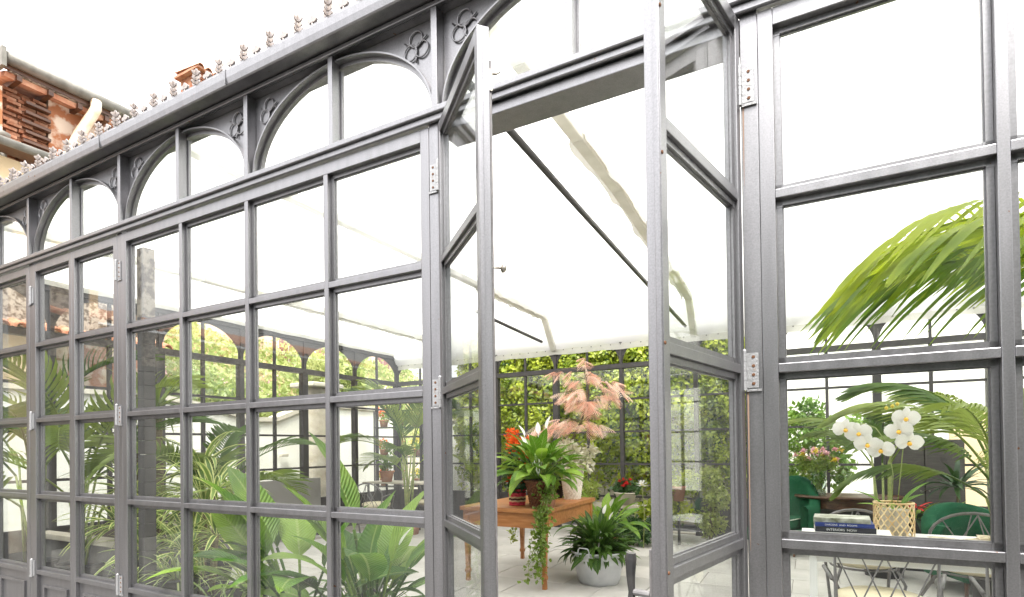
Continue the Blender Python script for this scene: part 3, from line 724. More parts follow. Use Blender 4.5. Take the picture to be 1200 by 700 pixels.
# ================================================================ side and back glazed walls
DK = M['paint_dark_shade']
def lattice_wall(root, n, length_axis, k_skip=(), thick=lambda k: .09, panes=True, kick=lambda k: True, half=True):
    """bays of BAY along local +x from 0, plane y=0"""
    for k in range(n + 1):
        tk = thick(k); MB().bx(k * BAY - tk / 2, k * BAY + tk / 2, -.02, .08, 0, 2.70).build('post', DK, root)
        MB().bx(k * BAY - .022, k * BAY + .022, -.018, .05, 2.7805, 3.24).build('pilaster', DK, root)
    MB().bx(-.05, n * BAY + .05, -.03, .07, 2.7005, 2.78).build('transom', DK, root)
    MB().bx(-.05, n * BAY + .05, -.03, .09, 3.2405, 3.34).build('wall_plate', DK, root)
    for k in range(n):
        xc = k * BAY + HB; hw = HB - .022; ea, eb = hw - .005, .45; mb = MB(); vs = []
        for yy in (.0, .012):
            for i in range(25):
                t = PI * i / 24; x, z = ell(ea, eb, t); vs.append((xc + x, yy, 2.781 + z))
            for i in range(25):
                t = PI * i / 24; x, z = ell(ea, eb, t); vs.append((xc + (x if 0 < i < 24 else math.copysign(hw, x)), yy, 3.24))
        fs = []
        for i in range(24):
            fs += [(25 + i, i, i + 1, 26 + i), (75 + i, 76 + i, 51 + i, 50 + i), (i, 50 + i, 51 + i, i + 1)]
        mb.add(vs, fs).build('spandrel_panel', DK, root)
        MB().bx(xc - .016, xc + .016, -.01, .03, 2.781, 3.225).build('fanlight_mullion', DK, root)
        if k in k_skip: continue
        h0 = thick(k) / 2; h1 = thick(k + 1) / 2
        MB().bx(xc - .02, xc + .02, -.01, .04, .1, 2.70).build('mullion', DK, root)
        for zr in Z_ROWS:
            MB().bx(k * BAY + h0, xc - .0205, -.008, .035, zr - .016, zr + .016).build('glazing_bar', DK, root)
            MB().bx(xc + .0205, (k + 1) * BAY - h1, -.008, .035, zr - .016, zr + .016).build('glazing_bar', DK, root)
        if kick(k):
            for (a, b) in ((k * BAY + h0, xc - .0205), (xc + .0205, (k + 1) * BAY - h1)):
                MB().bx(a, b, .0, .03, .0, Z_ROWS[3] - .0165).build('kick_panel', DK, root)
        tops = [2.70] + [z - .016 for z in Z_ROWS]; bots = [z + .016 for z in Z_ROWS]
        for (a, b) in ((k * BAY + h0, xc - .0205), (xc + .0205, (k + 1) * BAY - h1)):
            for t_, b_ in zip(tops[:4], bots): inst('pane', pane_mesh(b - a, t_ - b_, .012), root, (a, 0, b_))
side = empty('glazed_side_wall', (-6.175, 0.0, 0), R(90), 'glass side wall with shade-toned frames and arched top lights facing the planted slope', 'glass wall')
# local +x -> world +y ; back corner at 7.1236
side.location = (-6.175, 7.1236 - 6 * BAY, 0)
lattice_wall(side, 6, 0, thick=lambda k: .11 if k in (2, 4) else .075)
back = empty('glazed_back_wall', (-6.175, 7.1236, 0), 0, 'glass back wall with shade-toned frames and arched top lights before the ivy', 'glass wall')
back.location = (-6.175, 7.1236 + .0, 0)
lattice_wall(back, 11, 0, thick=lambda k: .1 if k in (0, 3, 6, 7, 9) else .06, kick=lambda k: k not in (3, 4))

# ================================================================ canopy
can = empty('fabric_canopy', (-1.0, 3.5, 3.0), 0, 'white translucent fabric canopy stretched over rafters above the room', 'canopy')
def lerp_prof(prof, t):
    for (a, za), (b, zb) in zip(prof[:-1], prof[1:]):
        if t <= b: return za + (zb - za) * (t - a) / (b - a)
    return prof[-1][1]
PROF_Y = [(.13, 3.36), (.5, 3.95), (2.2, 4.12), (3.2, 3.98), (4.5, 3.86), (5.8, 3.80), (6.72, 3.70), (7.13, 3.10)]
PROF_X = [(-6.19, 3.33), (-5.0, 3.56), (-4.0, 3.62), (-2.6, 3.72), (-.2, 3.95), (2.0, 4.2), (7, 4.3)]
def can_z(x, y):
    a = lerp_prof(PROF_Y, y); b = lerp_prof(PROF_X, x); return min(a, b) - .012 * math.sin(PI * ((x + 6.175) % 2.376) / 2.376) ** 2 * 2
mb = MB(); xs = np.linspace(-6.19, 6.9, 90); ys = sorted(set(list(np.linspace(.13, 7.13, 44)) + [.5, 6.72, 7.05]))
vs = [(x - 0, y, can_z(x, y)) for x in xs for y in ys]; ny = len(ys)
fs = [(i * ny + j, (i + 1) * ny + j, (i + 1) * ny + j + 1, i * ny + j + 1) for i in range(len(xs) - 1) for j in range(ny - 1)]
can_o = mb.add([(v[0] + 1.0, v[1] - 3.5, v[2] - 3.0) for v in vs], fs).build('fabric_sheet', M['cloth'], can, smooth=True)
# scalloped valance with eyelets along the back
va = MB(); rows = []
for j in range(3):
    r_ = []
    for i in range(201):
        x = -6.1 + 13.0 * i / 200; wv = .008 * math.sin(i * .9) + .004 * math.sin(i * 2.3)
        r_.append((x + 1, 7.085 + wv - 3.5, (3.115, 3.07, 3.018 + .006 * math.sin(i * .5))[j] - 3.0))
    rows.append(r_)
va.strip(rows); va.build('valance', M['valance'], can, smooth=True)
ey = MB()
for i in range(76):
    x = -6.0 + i * .17; ey.bx(x - .008 + 1, x + .008 + 1, 7.069 - 3.5, 7.073 - 3.5, .092, .106)
e_o = ey.build('eyelets', DK, can)
vs_ = MB(); rows = []
for j in range(2): rows.append([(-6.10 + 1, .2 + 6.8 * i / 60 - 3.5, (3.345, 3.285)[j] - 3.0 + .004 * math.sin(i)) for i in range(61)])
vs_.strip(rows).build('side_valance', M['valance'], can)
for xr in (-4.987, -2.61, -.235):
    pts = []
    for y in (.25, .5, 1.2, 2.2, 3.2, 4.5, 5.8, 6.68, 7.06):
        pts.append((xr + 1, y - 3.5, can_z(xr, y) - .075 - 3.0))
    YC = {-4.987: 3.0, -2.61: 4.4, -.235: 2.0}[xr] - 3.5
    b = MB(); b2 = MB()
    for a, c in zip(pts[:-1], pts[1:]):
        (b if c[1] > YC + .2 else b2).beam(a, c, .10, .07)
    rf = b.build('rafter', M['rafterwrap'], can, bevel=.012); b2.build('rafter', M['cloth'], can, bevel=.012)  # near sections take the canopy white: overexposure put into their colour
    wv = MB()                                 # loose wrap hanging beside the rafter
    for sgn in (-1, 1):
        rows = [[], []]
        for i in range(60):
            y = YC + 3.7 + (2.9 - YC) * i / 59; z = can_z(xr, y) - 3.0
            wv_ = .014 * math.sin(i * .55 + xr) + .006 * math.sin(i * 1.3)
            rows[0].append((xr + 1 + sgn * .056, y - 3.5, z - .03)); rows[1].append((xr + 1 + sgn * (.075 + wv_), y - 3.5, z - .115 - abs(wv_)))
        wv.strip(rows)
    wv.build('loose_wrap', M['valance'], rf, smooth=True)
    if xr < -4: continue
    if xr < -2: MB().tube([(xr - .06 + 1, 4.6 - 3.5, .28), (xr - .06 + 1, 6.7 - 3.5, .2)], .024, 10).build('tie_rod', M['paint_dark_shade'], can, smooth=True); continue
    MB().tube([(xr - .06 + 1, .25 - 3.5, .46), (xr - .06 + 1, 2.4 - 3.5, .36), (xr - .06 + 1, 6.7 - 3.5, .2)], .024, 10).build('tie_rod', M['paint_dark_shade'], can, smooth=True)
    MB().tube([(xr - .06 + 1, 5.0 - 3.5, .28), (xr - .02 + 1, 5.0 - 3.5, can_z(xr, 5.0) - 3.1)], .006, 6).build('hanger', M['wire'], can)

# ================================================================ ground and floor
gr = MB().bx(-60, 60, -40, 80, -.5, -.05).build('ground', M['paving']); gr['kind'] = 'structure'
fl = MB().bx(-6.3, 7.0, -.06, 7.3, -.045, -.012).build('floor', M['grout']); fl['kind'] = 'structure'
tl = []
TX, TY = .84, .58
tile_meshes = []
def tile_mesh(wd, ln, r):
    mb = MB(); c = .004; z = r.uniform(-.0015, .0015)
    mb.bx(0, wd, 0, ln, -.012, z); return mb.mesh('floor_tile', M['tile'])
for v in range(5): tile_meshes.append(tile_mesh(TX - .007, TY - .007, random))
ny_ = 12
for j in range(ny_ + 1):
    y = -.03 + j * TY
    for i in range(-8, 8):
        x = i * TX + (.42 if j % 2 else 0) - .1
        if x < -6.25 or x > 5.4 or y > 7.0: continue
        o = inst('floor_tile', tile_meshes[(i * 3 + j * 5) % 5], fl, (x, y, 0), (0, 0, 0))
fw_ = MB().bx(-60, 60, 7.2, 7.32, -.049, .02).build('rear_kerb', M['coping']); fw_['kind'] = 'structure'

# ================================================================ ivy wall behind
iv = empty('ivy_wall', (-2.0, 8.25, 0), 0, 'tall garden wall of pale stone blocks thickly hung with yellow green ivy', 'ivy wall')
MB().bx(-3.3, 2.5, .12, .4, 0, 4.3).build('wall_core', M['stone'], iv)
blk = []
for v in range(4):
    blk.append(MB().bx(0, .44 + .0 * v, 0, .10 + .012 * v, 0, .215).mesh('stone_block', M['stone']))
for j in range(7):
    for i in range(0, 13):
        x = -3.3 + i * .455 + (.22 if j % 2 else 0)
        if x > 2.1: continue
        ob = inst('stone_block', blk[(i + 2 * j) % 4], iv, (x, .02 - .012 * ((i + 2 * j) % 4), j * .225 + .005))
        ob.modifiers.new('b', 'BEVEL').width = .012
for k in range(24):                          # wire trellis
    pass
tw = MB()
for x in np.arange(-3.2, 2.4, .4): tw.bx(x, x + .004, -.06, -.052, .1, 4.2)
for z in np.arange(.3, 4.2, .5): tw.bx(-3.25, 2.45, -.051, -.047, z, z + .004)
tw.build('wire_trellis', M['iron'], iv)
rg = np.random.default_rng(3)
pts = []
N = 62000
P_ = np.empty((N, 3)); P_[:, 0] = rg.uniform(-3.35, 2.5, N); P_[:, 2] = 4.4 * rg.random(N) ** .85; 
cl = np.sin(P_[:, 0] * 4.1 + 1.3) * np.cos(P_[:, 2] * 3.7) + .6 * np.sin(P_[:, 0] * 9 + P_[:, 2] * 7)
keep = (rg.random(N) < np.clip((P_[:, 2] - .35) / .9, .06, 1)) & (rg.random(N) < .78 + .3 * cl)
P_ = P_[keep]; cl = cl[keep]
P_[:, 1] = -.04 - rg.random(len(P_)) * (.12 + .1 * np.clip(cl + .6, 0, 2))
leaf_cloud('ivy_leaves', M['f_ivy'], iv, P_, .072, 'stuff', 4, face=(0, -1, .35), up_bias=.8)
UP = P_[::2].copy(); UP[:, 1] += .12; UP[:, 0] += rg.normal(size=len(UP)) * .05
leaf_cloud('shade_ivy_leaves', M['f_dark'], iv, UP, .08, 'stuff', 6, face=(0, -1, .2), up_bias=.8)  # dark leaf layer: shade between the ivy clusters put into colour
st = MB()
for k in range(26):
    x = random.uniform(-3.2, 2.4); pts = []; z = 0
    while z < 3.8:
        pts.append((x, -.05, z)); x += random.uniform(-.09, .09); z += .22
    st.tube(pts, .008, 5)
st.build('ivy_stems', M['trunk'], iv)

# left: ivy and pale wall bit seen past the corner (behind the left leaf)
cw = empty('cream_pier', (-5.6, 8.4, 0), 0, 'pale cream pier and stone seat left of the ivy wall', 'pier')
MB().bx(-.35, .15, 0, .35, 0, 2.0).build('pier_body', M['plaster_w'], cw); MB().bx(-.42, .22, -.05, .4, 2.001, 2.09).build('pier_cap', M['coping'], cw, bevel=.01)
MB().bx(.2, .9, -.1, .3, 0, .45).build('stone_seat', M['coping'], cw, bevel=.015)

# cream courtyard wall behind the right bays
rw = empty('courtyard_wall', (5.0, 10.2, 0), 0, 'tall white rendered courtyard wall behind the right hand bays', 'wall')
MB().bx(-4.6, 8, 0, .3, 0, 4.6).build('rendered_face', M['plaster_w'], rw)
MB().bx(-1.55, -1.05, -.02, -.0, .2, 1.9).build('ochre_patch', M['plaster_c'], rw)
MB().bx(-2.4, -1.7, -.12, -.002, 0, .95).build('stone_block', M['coping'], rw, bevel=.03)
MB().bx(-4.6, 8, -.04, .34, 4.601, 4.7).build('coping', M['coping'], rw)

# shrub behind the right bays
def shrub(name, loc, centres, radii, n, size, m, label, seed, cat='shrub'):
    r_ = empty(name, loc, 0, label, cat)
    rn = np.random.default_rng(seed)
    leaf_cloud('foliage', m, r_, blob_pts(rn, centres, radii, n, .35), size, None, seed)
    t = MB()
    for c in centres:
        t.tube([(0, 0, 0), (c[0] * .3, c[1] * .3, c[2] * .5), (c[0], c[1], c[2])], [.03, .02, .008], 6)
    t.build('stem', M['trunk'], r_, smooth=True)
    return r_
shrub('leafy_shrub', (1.3, 8.6, 0), [(-.2, 0, 1.6), (.25, .1, 1.45), (-.1, 0, .9), (.4, 0, 1.0), (.0, .1, 1.9), (.7, .1, 1.65)], [.38, .35, .35, .3, .28, .25], 3200, .09, M['f_shrub'], 'broad leafed green shrub behind the oval table', 8)
shrub('leafy_shrub', (1.05, 8.4, 0), [(-.1, 0, .5), (.25, 0, .55), (.0, .1, .75)], [.25, .25, .2], 1300, .07, M['f_ivy'], 'low yellow green bush under the tall shrub', 9)

# ================================================================ left: slope, white wall, pier, houses
sl = MB()
rows = []
for i in range(15):
    rows.append([(-9.0 - j * 1.1, -2 + i * 1.6, -.04 + (1.2 if j == 0 else 1.2 + j * .62 + .25 * math.sin(i * 1.3 + j))) for j in range(10)])
hill = sl.strip(rows).build('hillside', mat('hillside_earth', (.3, .2, .1), .95, color2=(.34, .33, .14), nscale=1.2), smooth=True); hill['kind'] = 'structure'
hb = MB().bx(-9.02, -9.0, -2, 20.4, -.1, 1.2).build('hillside_bank', M['stone']); hb['kind'] = 'structure'
rn = np.random.default_rng(12); N = 26000
Q = np.empty((N, 3)); Q[:, 0] = -9.0 - rn.random(N) * 7; Q[:, 1] = rn.uniform(1, 19, N)
Q[:, 2] = 1.2 + (-9.0 - Q[:, 0]) / 1.1 * .62 + rn.random(N) * (.45 + .4 * np.sin(Q[:, 1] * 1.7) * np.cos(Q[:, 0] * 1.3))
o = leaf_cloud('slope_planting', M['f_slope'], None, Q, .15, 'stuff', 13)
tag(o, 'loose bright shrubs and ground cover on the slope beyond the side wall', 'shrubbery')
N = 900; Q2 = Q[:N].copy(); Q2[:, 0] = -9.3 - rn.random(N) * 2.5; Q2[:, 2] = 1.3 + (-9.0 - Q2[:, 0]) / 1.1 * .62 + .5 + rn.random(N) * .3
o = leaf_cloud('slope_blossom', M['petal_p'], None, Q2, .07, 'stuff', 14)
tag(o, 'pink blossom scattered over the slope planting', 'blossom')
shrub('slope_tree', (-10.4, 9.0, 1.8), [(0, 0, 1.6), (.7, .3, 1.4), (-.5, .6, 1.2), (.2, .8, 2.0)], [.8, .6, .6, .6], 3800, .13, M['f_slope'], 'light green tree on the slope in front of the pink house', 15, 'tree')
shrub('slope_tree', (-10.2, 5.4, 1.6), [(0, 0, .9), (.5, .8, .8), (-.4, -.8, .9)], [.7, .6, .6], 3800, .12, M['f_slope'], 'rounded green bush on the slope above the white wall', 16, 'tree')
# low white wall with curved top
ww = empty('white_garden_wall', (-8.2, 3.0, 0), R(90), 'low white rendered garden wall with a scooped stone coping', 'garden wall')
top = [(0, 2.3), (.6, 2.28), (1.2, 2.2), (1.8, 2.08), (2.3, 1.98), (2.8, 2.0), (3.2, 2.15), (3.6, 2.3), (4.1, 2.36)]
mb = MB(); vs = []
for yy in (0, .25):
    vs += [(-2.5, yy, 0), (-2.5, yy, 2.3)] + [(a, yy, b) for a, b in top] + [(6.5, yy, 2.36), (6.5, yy, 0)]
n = len(vs) // 2; mb.add(vs, [tuple(range(n)), tuple(reversed(range(n, 2 * n)))] + [(i, (i + 1) % n, n + (i + 1) % n, n + i) for i in range(n)])
mb.build('rendered_body', M['plaster_w'], ww)
mb = MB(); tt = [(-2.5, 2.3)] + top + [(6.5, 2.36)]
for a, b in zip(tt[:-1], tt[1:]): mb.beam((a[0], .12, a[1] + .04), (b[0] + .001, .12, b[1] + .04), .34, .085)
mb.build('stone_coping', M['coping'], ww)
wl = empty('wall_light', (-8.14, 4.95, 1.35), R(90), 'small grey box light fixed to the white garden wall', 'wall light')
MB().bx(-.1, .1, .0, .07, 0, .26).build('housing', M['greypanel'], wl, bevel=.01); MB().bx(-.07, .07, -.035, -.0005, .0, .1).build('lamp_shade', M['ceramic'], wl)
wl.rotation_euler = (0, 0, R(90))
sb = empty('soap_dish', (-8.14, 5.9, 1.28), R(90), 'small pale shelf bracket on the white wall right of the light', 'bracket')
MB().bx(-.09, .09, -.08, 0, 0, .06).build('shelf', M['coping'], sb, bevel=.01)
# carved stone pier
cp = empty('carved_stone_pier', (-7.3, 6.05, 0), 0, 'rough pale stone pier with weathered relief beyond the side wall', 'stone pier')
mb = MB(); rr = random.Random(4); nn_ = 12; rows = []
for i in range(26):
    r_ = []
    for k in range(nn_ + 1):
        a = 2 * PI * (k % nn_) / nn_; rr.seed(i * 50 + k % nn_); rad = .27 + rr.uniform(-.02, .02) + (.05 if i in (0, 1, 24, 25) else 0); r_.append((rad * math.cos(a) * .8, rad * math.sin(a) * 1.1, i * .105))
    rows.append(r_)
mb.strip(rows).build('pier_shaft', M['stone'], cp, smooth=True)
MB().bx(-.32, .32, -.4, .4, 2.63, 2.72).build('pier_cap', M['coping'], cp, bevel=.02)
# grey boarded column with rubble head
gc = empty('boarded_column', (-2.925, .43, 0), 0, 'slim dark boarded column with a rough stone head close behind the glass', 'column')
for j in range(24):
    MB().bx(-.043, .043, -.04, .04, j * .1 + .0015, j * .1 + .0992).build('cladding_board', M['paint_dark_shade'], gc, bevel=.002)
MB().bx(-.043, .043, -.04, .04, 2.4, 2.9).build('stone_head', M['rubble'], gc)
# rubble wall with tile eave above the arcade
rwl = empty('rubble_stone_house', (-8.3, .4, 0), R(90), 'rubble stone house wall with a terracotta tile eave above the arcade', 'house')
MB().bx(-3, 3.6, .6, 1.2, 3.3, 4.4).build('stone_wall', M['rubble'], rwl)
def tile_row(parent, x0, x1, y, z, slope=.25, depth=.6, n=None):
    n = int((x1 - x0) / .2); mb = MB()
    for i in range(n):
        x = x0 + (x1 - x0) * (i + .5) / n; vs = []
        for (yy, zz, r_) in ((y - .0, z, .085), (y + depth, z + depth * slope, .075)):
            for k in range(7):
                t = PI * k / 6; vs.append((x + r_ * math.cos(t), yy, zz + r_ * math.sin(t)))
        for (yy, zz, r_) in ((y, z, .068), (y + depth, z + depth * slope, .06)):
            for k in range(7):
                t = PI * k / 6; vs.append((x + r_ * math.cos(t), yy, zz + r_ * math.sin(t)))
        fs = [(k, k + 1, 8 + k, 7 + k) for k in range(6)] + [(14 + k + 1, 14 + k, 21 + k, 22 + k) for k in range(6)] + [(k + 1, k, 14 + k, 15 + k) for k in range(6)]
        mb.add(vs, fs)
    o = mb.build('roof_tiles', M['terracotta'], parent); o['kind'] = 'stuff'; return o
tile_row(rwl, -3, 3.6, .3, 3.22, .35, .7)
# pink house up the slope
ph = empty('pink_house', (-15.5, 12.0, 0), R(90), 'pink rendered house with maroon shutters up the slope', 'house')
MB().bx(-3, 7, 0, 3, 0, 10.6).build('wall', M['plaster_p'], ph)
for (x, z) in ((-1.5, 4.6), (.2, 4.6), (1.9, 4.6), (3.6, 4.6), (5.3, 4.6), (-1.5, 7.4), (.2, 7.4), (1.9, 7.4), (3.6, 7.4)):
    f = MB().bx(x - .45, x + .45, -.05, -.002, z, z + 1.2).build('window', M['plaster_w'], ph)
    for s_ in (-1, 1):
        MB().bx(x + s_ * .04, x + s_ * .4, -.09, -.052, z + .05, z + 1.15).build('shutter', M['shutter'], f)
tile_row(ph, -3.2, 7.2, -.5, 10.6, .3, 2.4)

# top-left old building beyond the cresting : wall plane x = -10, eave rising away
ob = empty('old_brick_building', (-10.0, 2.1, 0), R(90), 'old ochre building with crumbling brick gable, zinc gutter and pale downpipe', 'building')
# local +x = world +y ; local +y = world -x
MB().bx(.62, 2.25, 0, 4, -.04, 7.5).build('render_wall', M['peel'], ob)
MB().bx(.0, .0615 + .54, .06, 4, -.04, 7.35).build('gable_core', M['brickold'], ob)
br = [MB().bx(0, .185, 0, .1, 0, .048).mesh('brick', M['brickold'])]
rr = random.Random(3)
for j in range(21):
    for i in range(3):
        if rr.random() < .1: continue
        inst('brick', br[0], ob, (.01 + i * .2 + (.05 if j % 2 else 0), .0 + rr.uniform(-.045, .03), 6.05 + j * .062))
for k in range(7):
    MB().bx(.22 + rr.uniform(-.05, .1), .62, -.10, .05, 6.2 + k * .16, 6.2 + k * .16 + .045).build('broken_lath', M['wooddark'], ob)
# eave boards, gutter
mb = MB(); mb.beam((.0, -.12, 7.48), (2.3, -.12, 7.5), .35, .05); mb.build('eave_board', M['rubble'], ob)
for k in range(5): MB().beam((.12 + k * .42, -.3, 7.41), (.12 + k * .42, .25, 7.41), .07, .09).build('rafter_end', M['wooddark'], ob)
gm = MB(); gm.tube([(-.12, -.35, 7.62), (2.35, -.35, 7.66)], .095, 14); gm.build('gutter', M['gutter'], ob, smooth=True)
MB().bx(-.16, -.1, -.46, -.1, 7.42, 7.72).build('gutter_end', M['gutter'], ob)
MB().tube([(1.16, -.38, 7.58), (1.16, -.38, 7.44), (1.13, -.34, 7.34), (.98, -.2, 6.95), (.80, -.12, 6.4), (.74, -.12, 6.0), (.74, -.12, .2)], .085, 12).build('downpipe', M['pipe'], ob, smooth=True)
MB().beam((-.05, 1.7, 7.9), (2.3, 1.7, 7.9), 4.0, .08, upv=(0, -.25, 1)).build('roof', M['terracotta'], ob)
MB().bx(-.15, .0, -.02, .3, -.04, 7.3).build('corner_quoin', M['peel'], ob)
MB().bx(-.1, 2.3, -.31, -.26, 7.47, 7.70).build('fascia_board', M['wooddark'], ob)
# lower cream house with tiled eave and flue
lo = empty('low_cream_house', (-9.0, -1.0, 0), R(90), 'low cream house with a tiled eave and small round flue', 'house')
MB().bx(-2.0, 3.2, .12, 3.0, 0, 5.82).build('wall', M['plaster_c'], lo)
MB().tube([(-2.0, -.18, 5.86), (3.38, -.18, 5.93)], .06, 12).build('gutter', M['gutter'], lo, smooth=True)
MB().beam((-2.0, -.02, 5.84), (3.3, -.02, 5.9), .34, .03).build('eave_board', M['wooddark'], lo)
tile_row(lo, -2.0, 3.3, -.12, 5.93, .28, 1.6)
MB().lathe([(.05, 0), (.05, .5), (.05, .5), (.08, .53), (.1, .6), (.02, .64), (.001, .645)], 16, (2.95, .55, 5.75)).build('flue', M['gutter'], lo, smooth=True)
# distant chimney
ch = empty('brick_chimney', (-16.3, 9.75, 10.6), R(90), 'small crumbling orange chimney with a tiled cap above the cresting', 'chimney'); ch.scale = (1.25, 1.25, 1.06)
MB().bx(-.5, .5, -.4, .4, 0, 2.88).build('stack', M['brickold'], ch); MB().bx(-.62, .62, -.52, .5, 2.8805, 2.95).build('cap_slab', M['terracotta'], ch); 
for j in range(8): 
    for i in range(4): inst('brick', br[0], ch, (-.5 + i * .25, -.45 + rr.uniform(-.03, .02), 2.1 + j * .085), (0, 0, 0), 1.25)
tile_row(ch, -.66, .66, -.56, 2.93, .12, 1.1)

# outbuilding known by its reflection; unseen lower wall darkened to cut pane haze
so = empty('stone_outbuilding', (-8.6, -9.0, 0), R(90), 'outbuilding with rubble stone band and terracotta eave left of the forecourt, lower wall darkened to cut haze in the panes', 'outbuilding')
MB().bx(0, 6.9, .2, 3.0, 2.9, 3.5).build('wall', M['rubble'], so); MB().bx(0, 6.9, .23, 3.0, -.04, 2.8995).build('darkened_lower_wall', M['board'], so)
tile_row(so, 0, 6.9, -.2, 3.45, .3, 2.0)

# unseen hedge-shaped blocker, added to darken reflections in the panes and satin paint
hg = empty('reflection_blocker', (4.0, -8.0, 0), 0, 'tall dark hedge-shaped blocker added out of view to darken reflections in the panes', 'reflection blocker')
MB().bx(-6.0, -2.9, -1.0, -.15, -.04, 3.9).bx(-2.9, 14, -1.001, -.15, -.04, 6.6).build('blocker_core', M['dblack'], hg)
Hn = 30000; hp_ = np.random.default_rng(44); HP = np.stack([hp_.uniform(-6.2, 14.2, Hn), -.15 + hp_.uniform(-.05, .22, Hn), 4.2 * hp_.random(Hn)], 1); HP[:, 2] *= np.where(HP[:, 0] > -2.9, 1.64, 1.0)
leaf_cloud('blocker_leaves', M['f_dark'], hg, HP, .16, 'stuff', 44, face=(0, 1, .3))

# planter trough at the bottom left
pt = empty('stone_planter', (-5.3, 1.55, 0), 0, 'low dark stone planter trough with pale coping at the far left', 'planter')
MB().bx(-.8, .9, -.5, .5, 0, .5).build('trough', M['concrete'], pt, bevel=.01)
MB().bx(-.85, .95, -.55, -.4, .5005, .56).build('coping', M['coping'], pt, bevel=.008); MB().bx(-.85, .95, .4, .55, .5005, .56).build('coping', M['coping'], pt, bevel=.008)
MB().bx(-.8, .9, -.399, .399, .5003, .53).build('soil', M['soil'], pt)
gp = MB(); 
g_ = empty('grey_screen', (-6.0, 3.6, 0), R(90), 'plain grey metal screen panel low inside the side wall', 'screen')
MB().bx(-.55, 1.2, -.12, -.06, .05, .95).build('panel', M['greypanel'], g_, bevel=.004); MB().bx(-.55, -.5, -.16, -.02, 0, .05).build('foot', M['iron'], g_); MB().bx(1.15, 1.2, -.16, -.02, 0, .05).build('foot', M['iron'], g_)

# ================================================================ PLANTS: left side
def kentia(loc, fr, specs, label, pot=None, z=.35, canes=5, ch_=.7, cr_=.12, group=None, seed=1, potm='dblack'):
    r_ = empty('kentia_palm', loc, 0, label, 'palm', group)
    pot_mb(.15, .21, .34).build('pot', M[potm], r_, smooth=True); soil(r_, .19, .3)
    rr = random.Random(seed)
    for i, sp in enumerate(specs):
        az, el, s, h = sp; a0 = rr.uniform(0, 6.28)
        b = Vector((cr_ * .4 * math.cos(a0), cr_ * .4 * math.sin(a0), .3)); t = Vector((cr_ * math.cos(az), cr_ * math.sin(az), h))
        MB().tube([b, b.lerp(t, .5) + Vector((0, 0, .02)), t], [.015, .012, .010], 6).build('cane', M['cane'], r_, smooth=True)
        inst('frond', fr[i % len(fr)], r_, t, (rr.uniform(-.3, .3), -el, az), s)
    return r_
fr1 = [frond_mesh('kentia_frond', M['f_palm'], 1.15, 26, .42, .026, 1.35, .3, .9, start=0.0), frond_mesh('kentia_frond_b', M['f_palm'], 1.0, 22, .38, .024, 1.1, .25, 1.2, start=0.0), frond_mesh('kentia_frond_cc', M['f_palm'], 1.2, 28, .36, .022, 1.7, .3, .8)]
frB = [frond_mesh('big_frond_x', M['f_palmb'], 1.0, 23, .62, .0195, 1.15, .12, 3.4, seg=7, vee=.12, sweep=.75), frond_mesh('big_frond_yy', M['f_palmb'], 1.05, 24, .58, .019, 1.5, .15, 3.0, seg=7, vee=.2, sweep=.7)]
frH = [frond_mesh('hanging_frond_z', M['f_palm'], 1.1, 30, .42, .02, 1.7, .3, 3.0, seg=5, vee=.1), frond_mesh('hanging_frond_zz', M['f_palm'], 1.0, 28, .4, .02, 1.4, .25, 2.6, seg=5, vee=.15)]

# tall kentia before the back left corner
kentia((-4.55, 5.45, 0), fr1, [(3.3, 1.25, 1.0, 1.5), (2.5, 1.1, .95, 1.4), (5.9, 1.2, 1.0, 1.45), (.3, 1.05, .9, 1.35), (4.6, 1.25, .95, 1.55), (1.4, 1.3, .9, 1.5), (3.9, .8, .85, 1.2), (5.2, .7, .8, 1.15), (.0, .7, .75, 1.1), (2.9, .65, .8, 1.0), (4.2, 1.45, .9, 1.6)],
       'tall kentia palm in the back left corner beside the slatted table', seed=3, potm='terracotta')
# palms at far left
kentia((-5.0, .95, 0), fr1, [(.2, 1.15, 1.0, 1.3), (.9, .95, .95, 1.2), (5.6, .9, .95, 1.2), (4.7, .85, .9, 1.0), (3.6, 1.1, 1.0, 1.3), (2.4, 1.1, .95, 1.3), (1.5, .8, .9, .9), (5.2, 1.25, 1.0, 1.4), (.5, .6, .85, .8)],
       'bushy kentia palm behind the closed pair of doors', seed=5)
kentia((-5.55, .75, 0), fr1, [(.3, 1.25, 1.0, 1.5), (1.0, 1.05, 1.0, 1.3), (5.8, 1.0, .95, 1.3), (4.7, 1.0, .9, 1.2), (3.6, 1.1, .95, 1.3), (2.6, 1.1, .9, 1.3), (5.2, .6, .9, .9)],
       'tall kentia palm nearest the left edge of the photo', seed=8)
kentia((-4.1, 1.7, 0), fr1, [(.1, .8, .8, .8), (5.7, .9, .85, .9), (4.9, .95, .85, 1.0), (3.9, 1.0, .85, 1.0), (.8, 1.0, .8, 1.0), (2.2, 1.2, .8, 1.1)],
       'shorter kentia palm arching over the variegated dracaenas', seed=9)
# yucca trunks
yl = [leaf_mesh('yucca_blade', M['f_palm'], .62, .045, .7, fold=.3, seg=6, peak=.35), leaf_mesh('yucca_blade', M['f_palm'], .55, .04, 1.3, fold=.3, seg=6, peak=.35)]
yr = empty('yucca', (-5.05, 1.5, .52), 0, 'thick trunked yucca standing in the stone planter', 'yucca')
for (x, y, h) in ((-.1, 0, 1.0), (.14, .1, 1.35), (.02, -.15, .75)):
    MB().tube([(x, y, 0), (x + .02, y, h * .5), (x, y, h)], [.075, .065, .06], 12).build('trunk', M['trunk'], yr, smooth=True)
    c = empty('crown', (x, y, h), 0, parent=yr)
    rosette(c, yl, 26, 1.35, -.2)
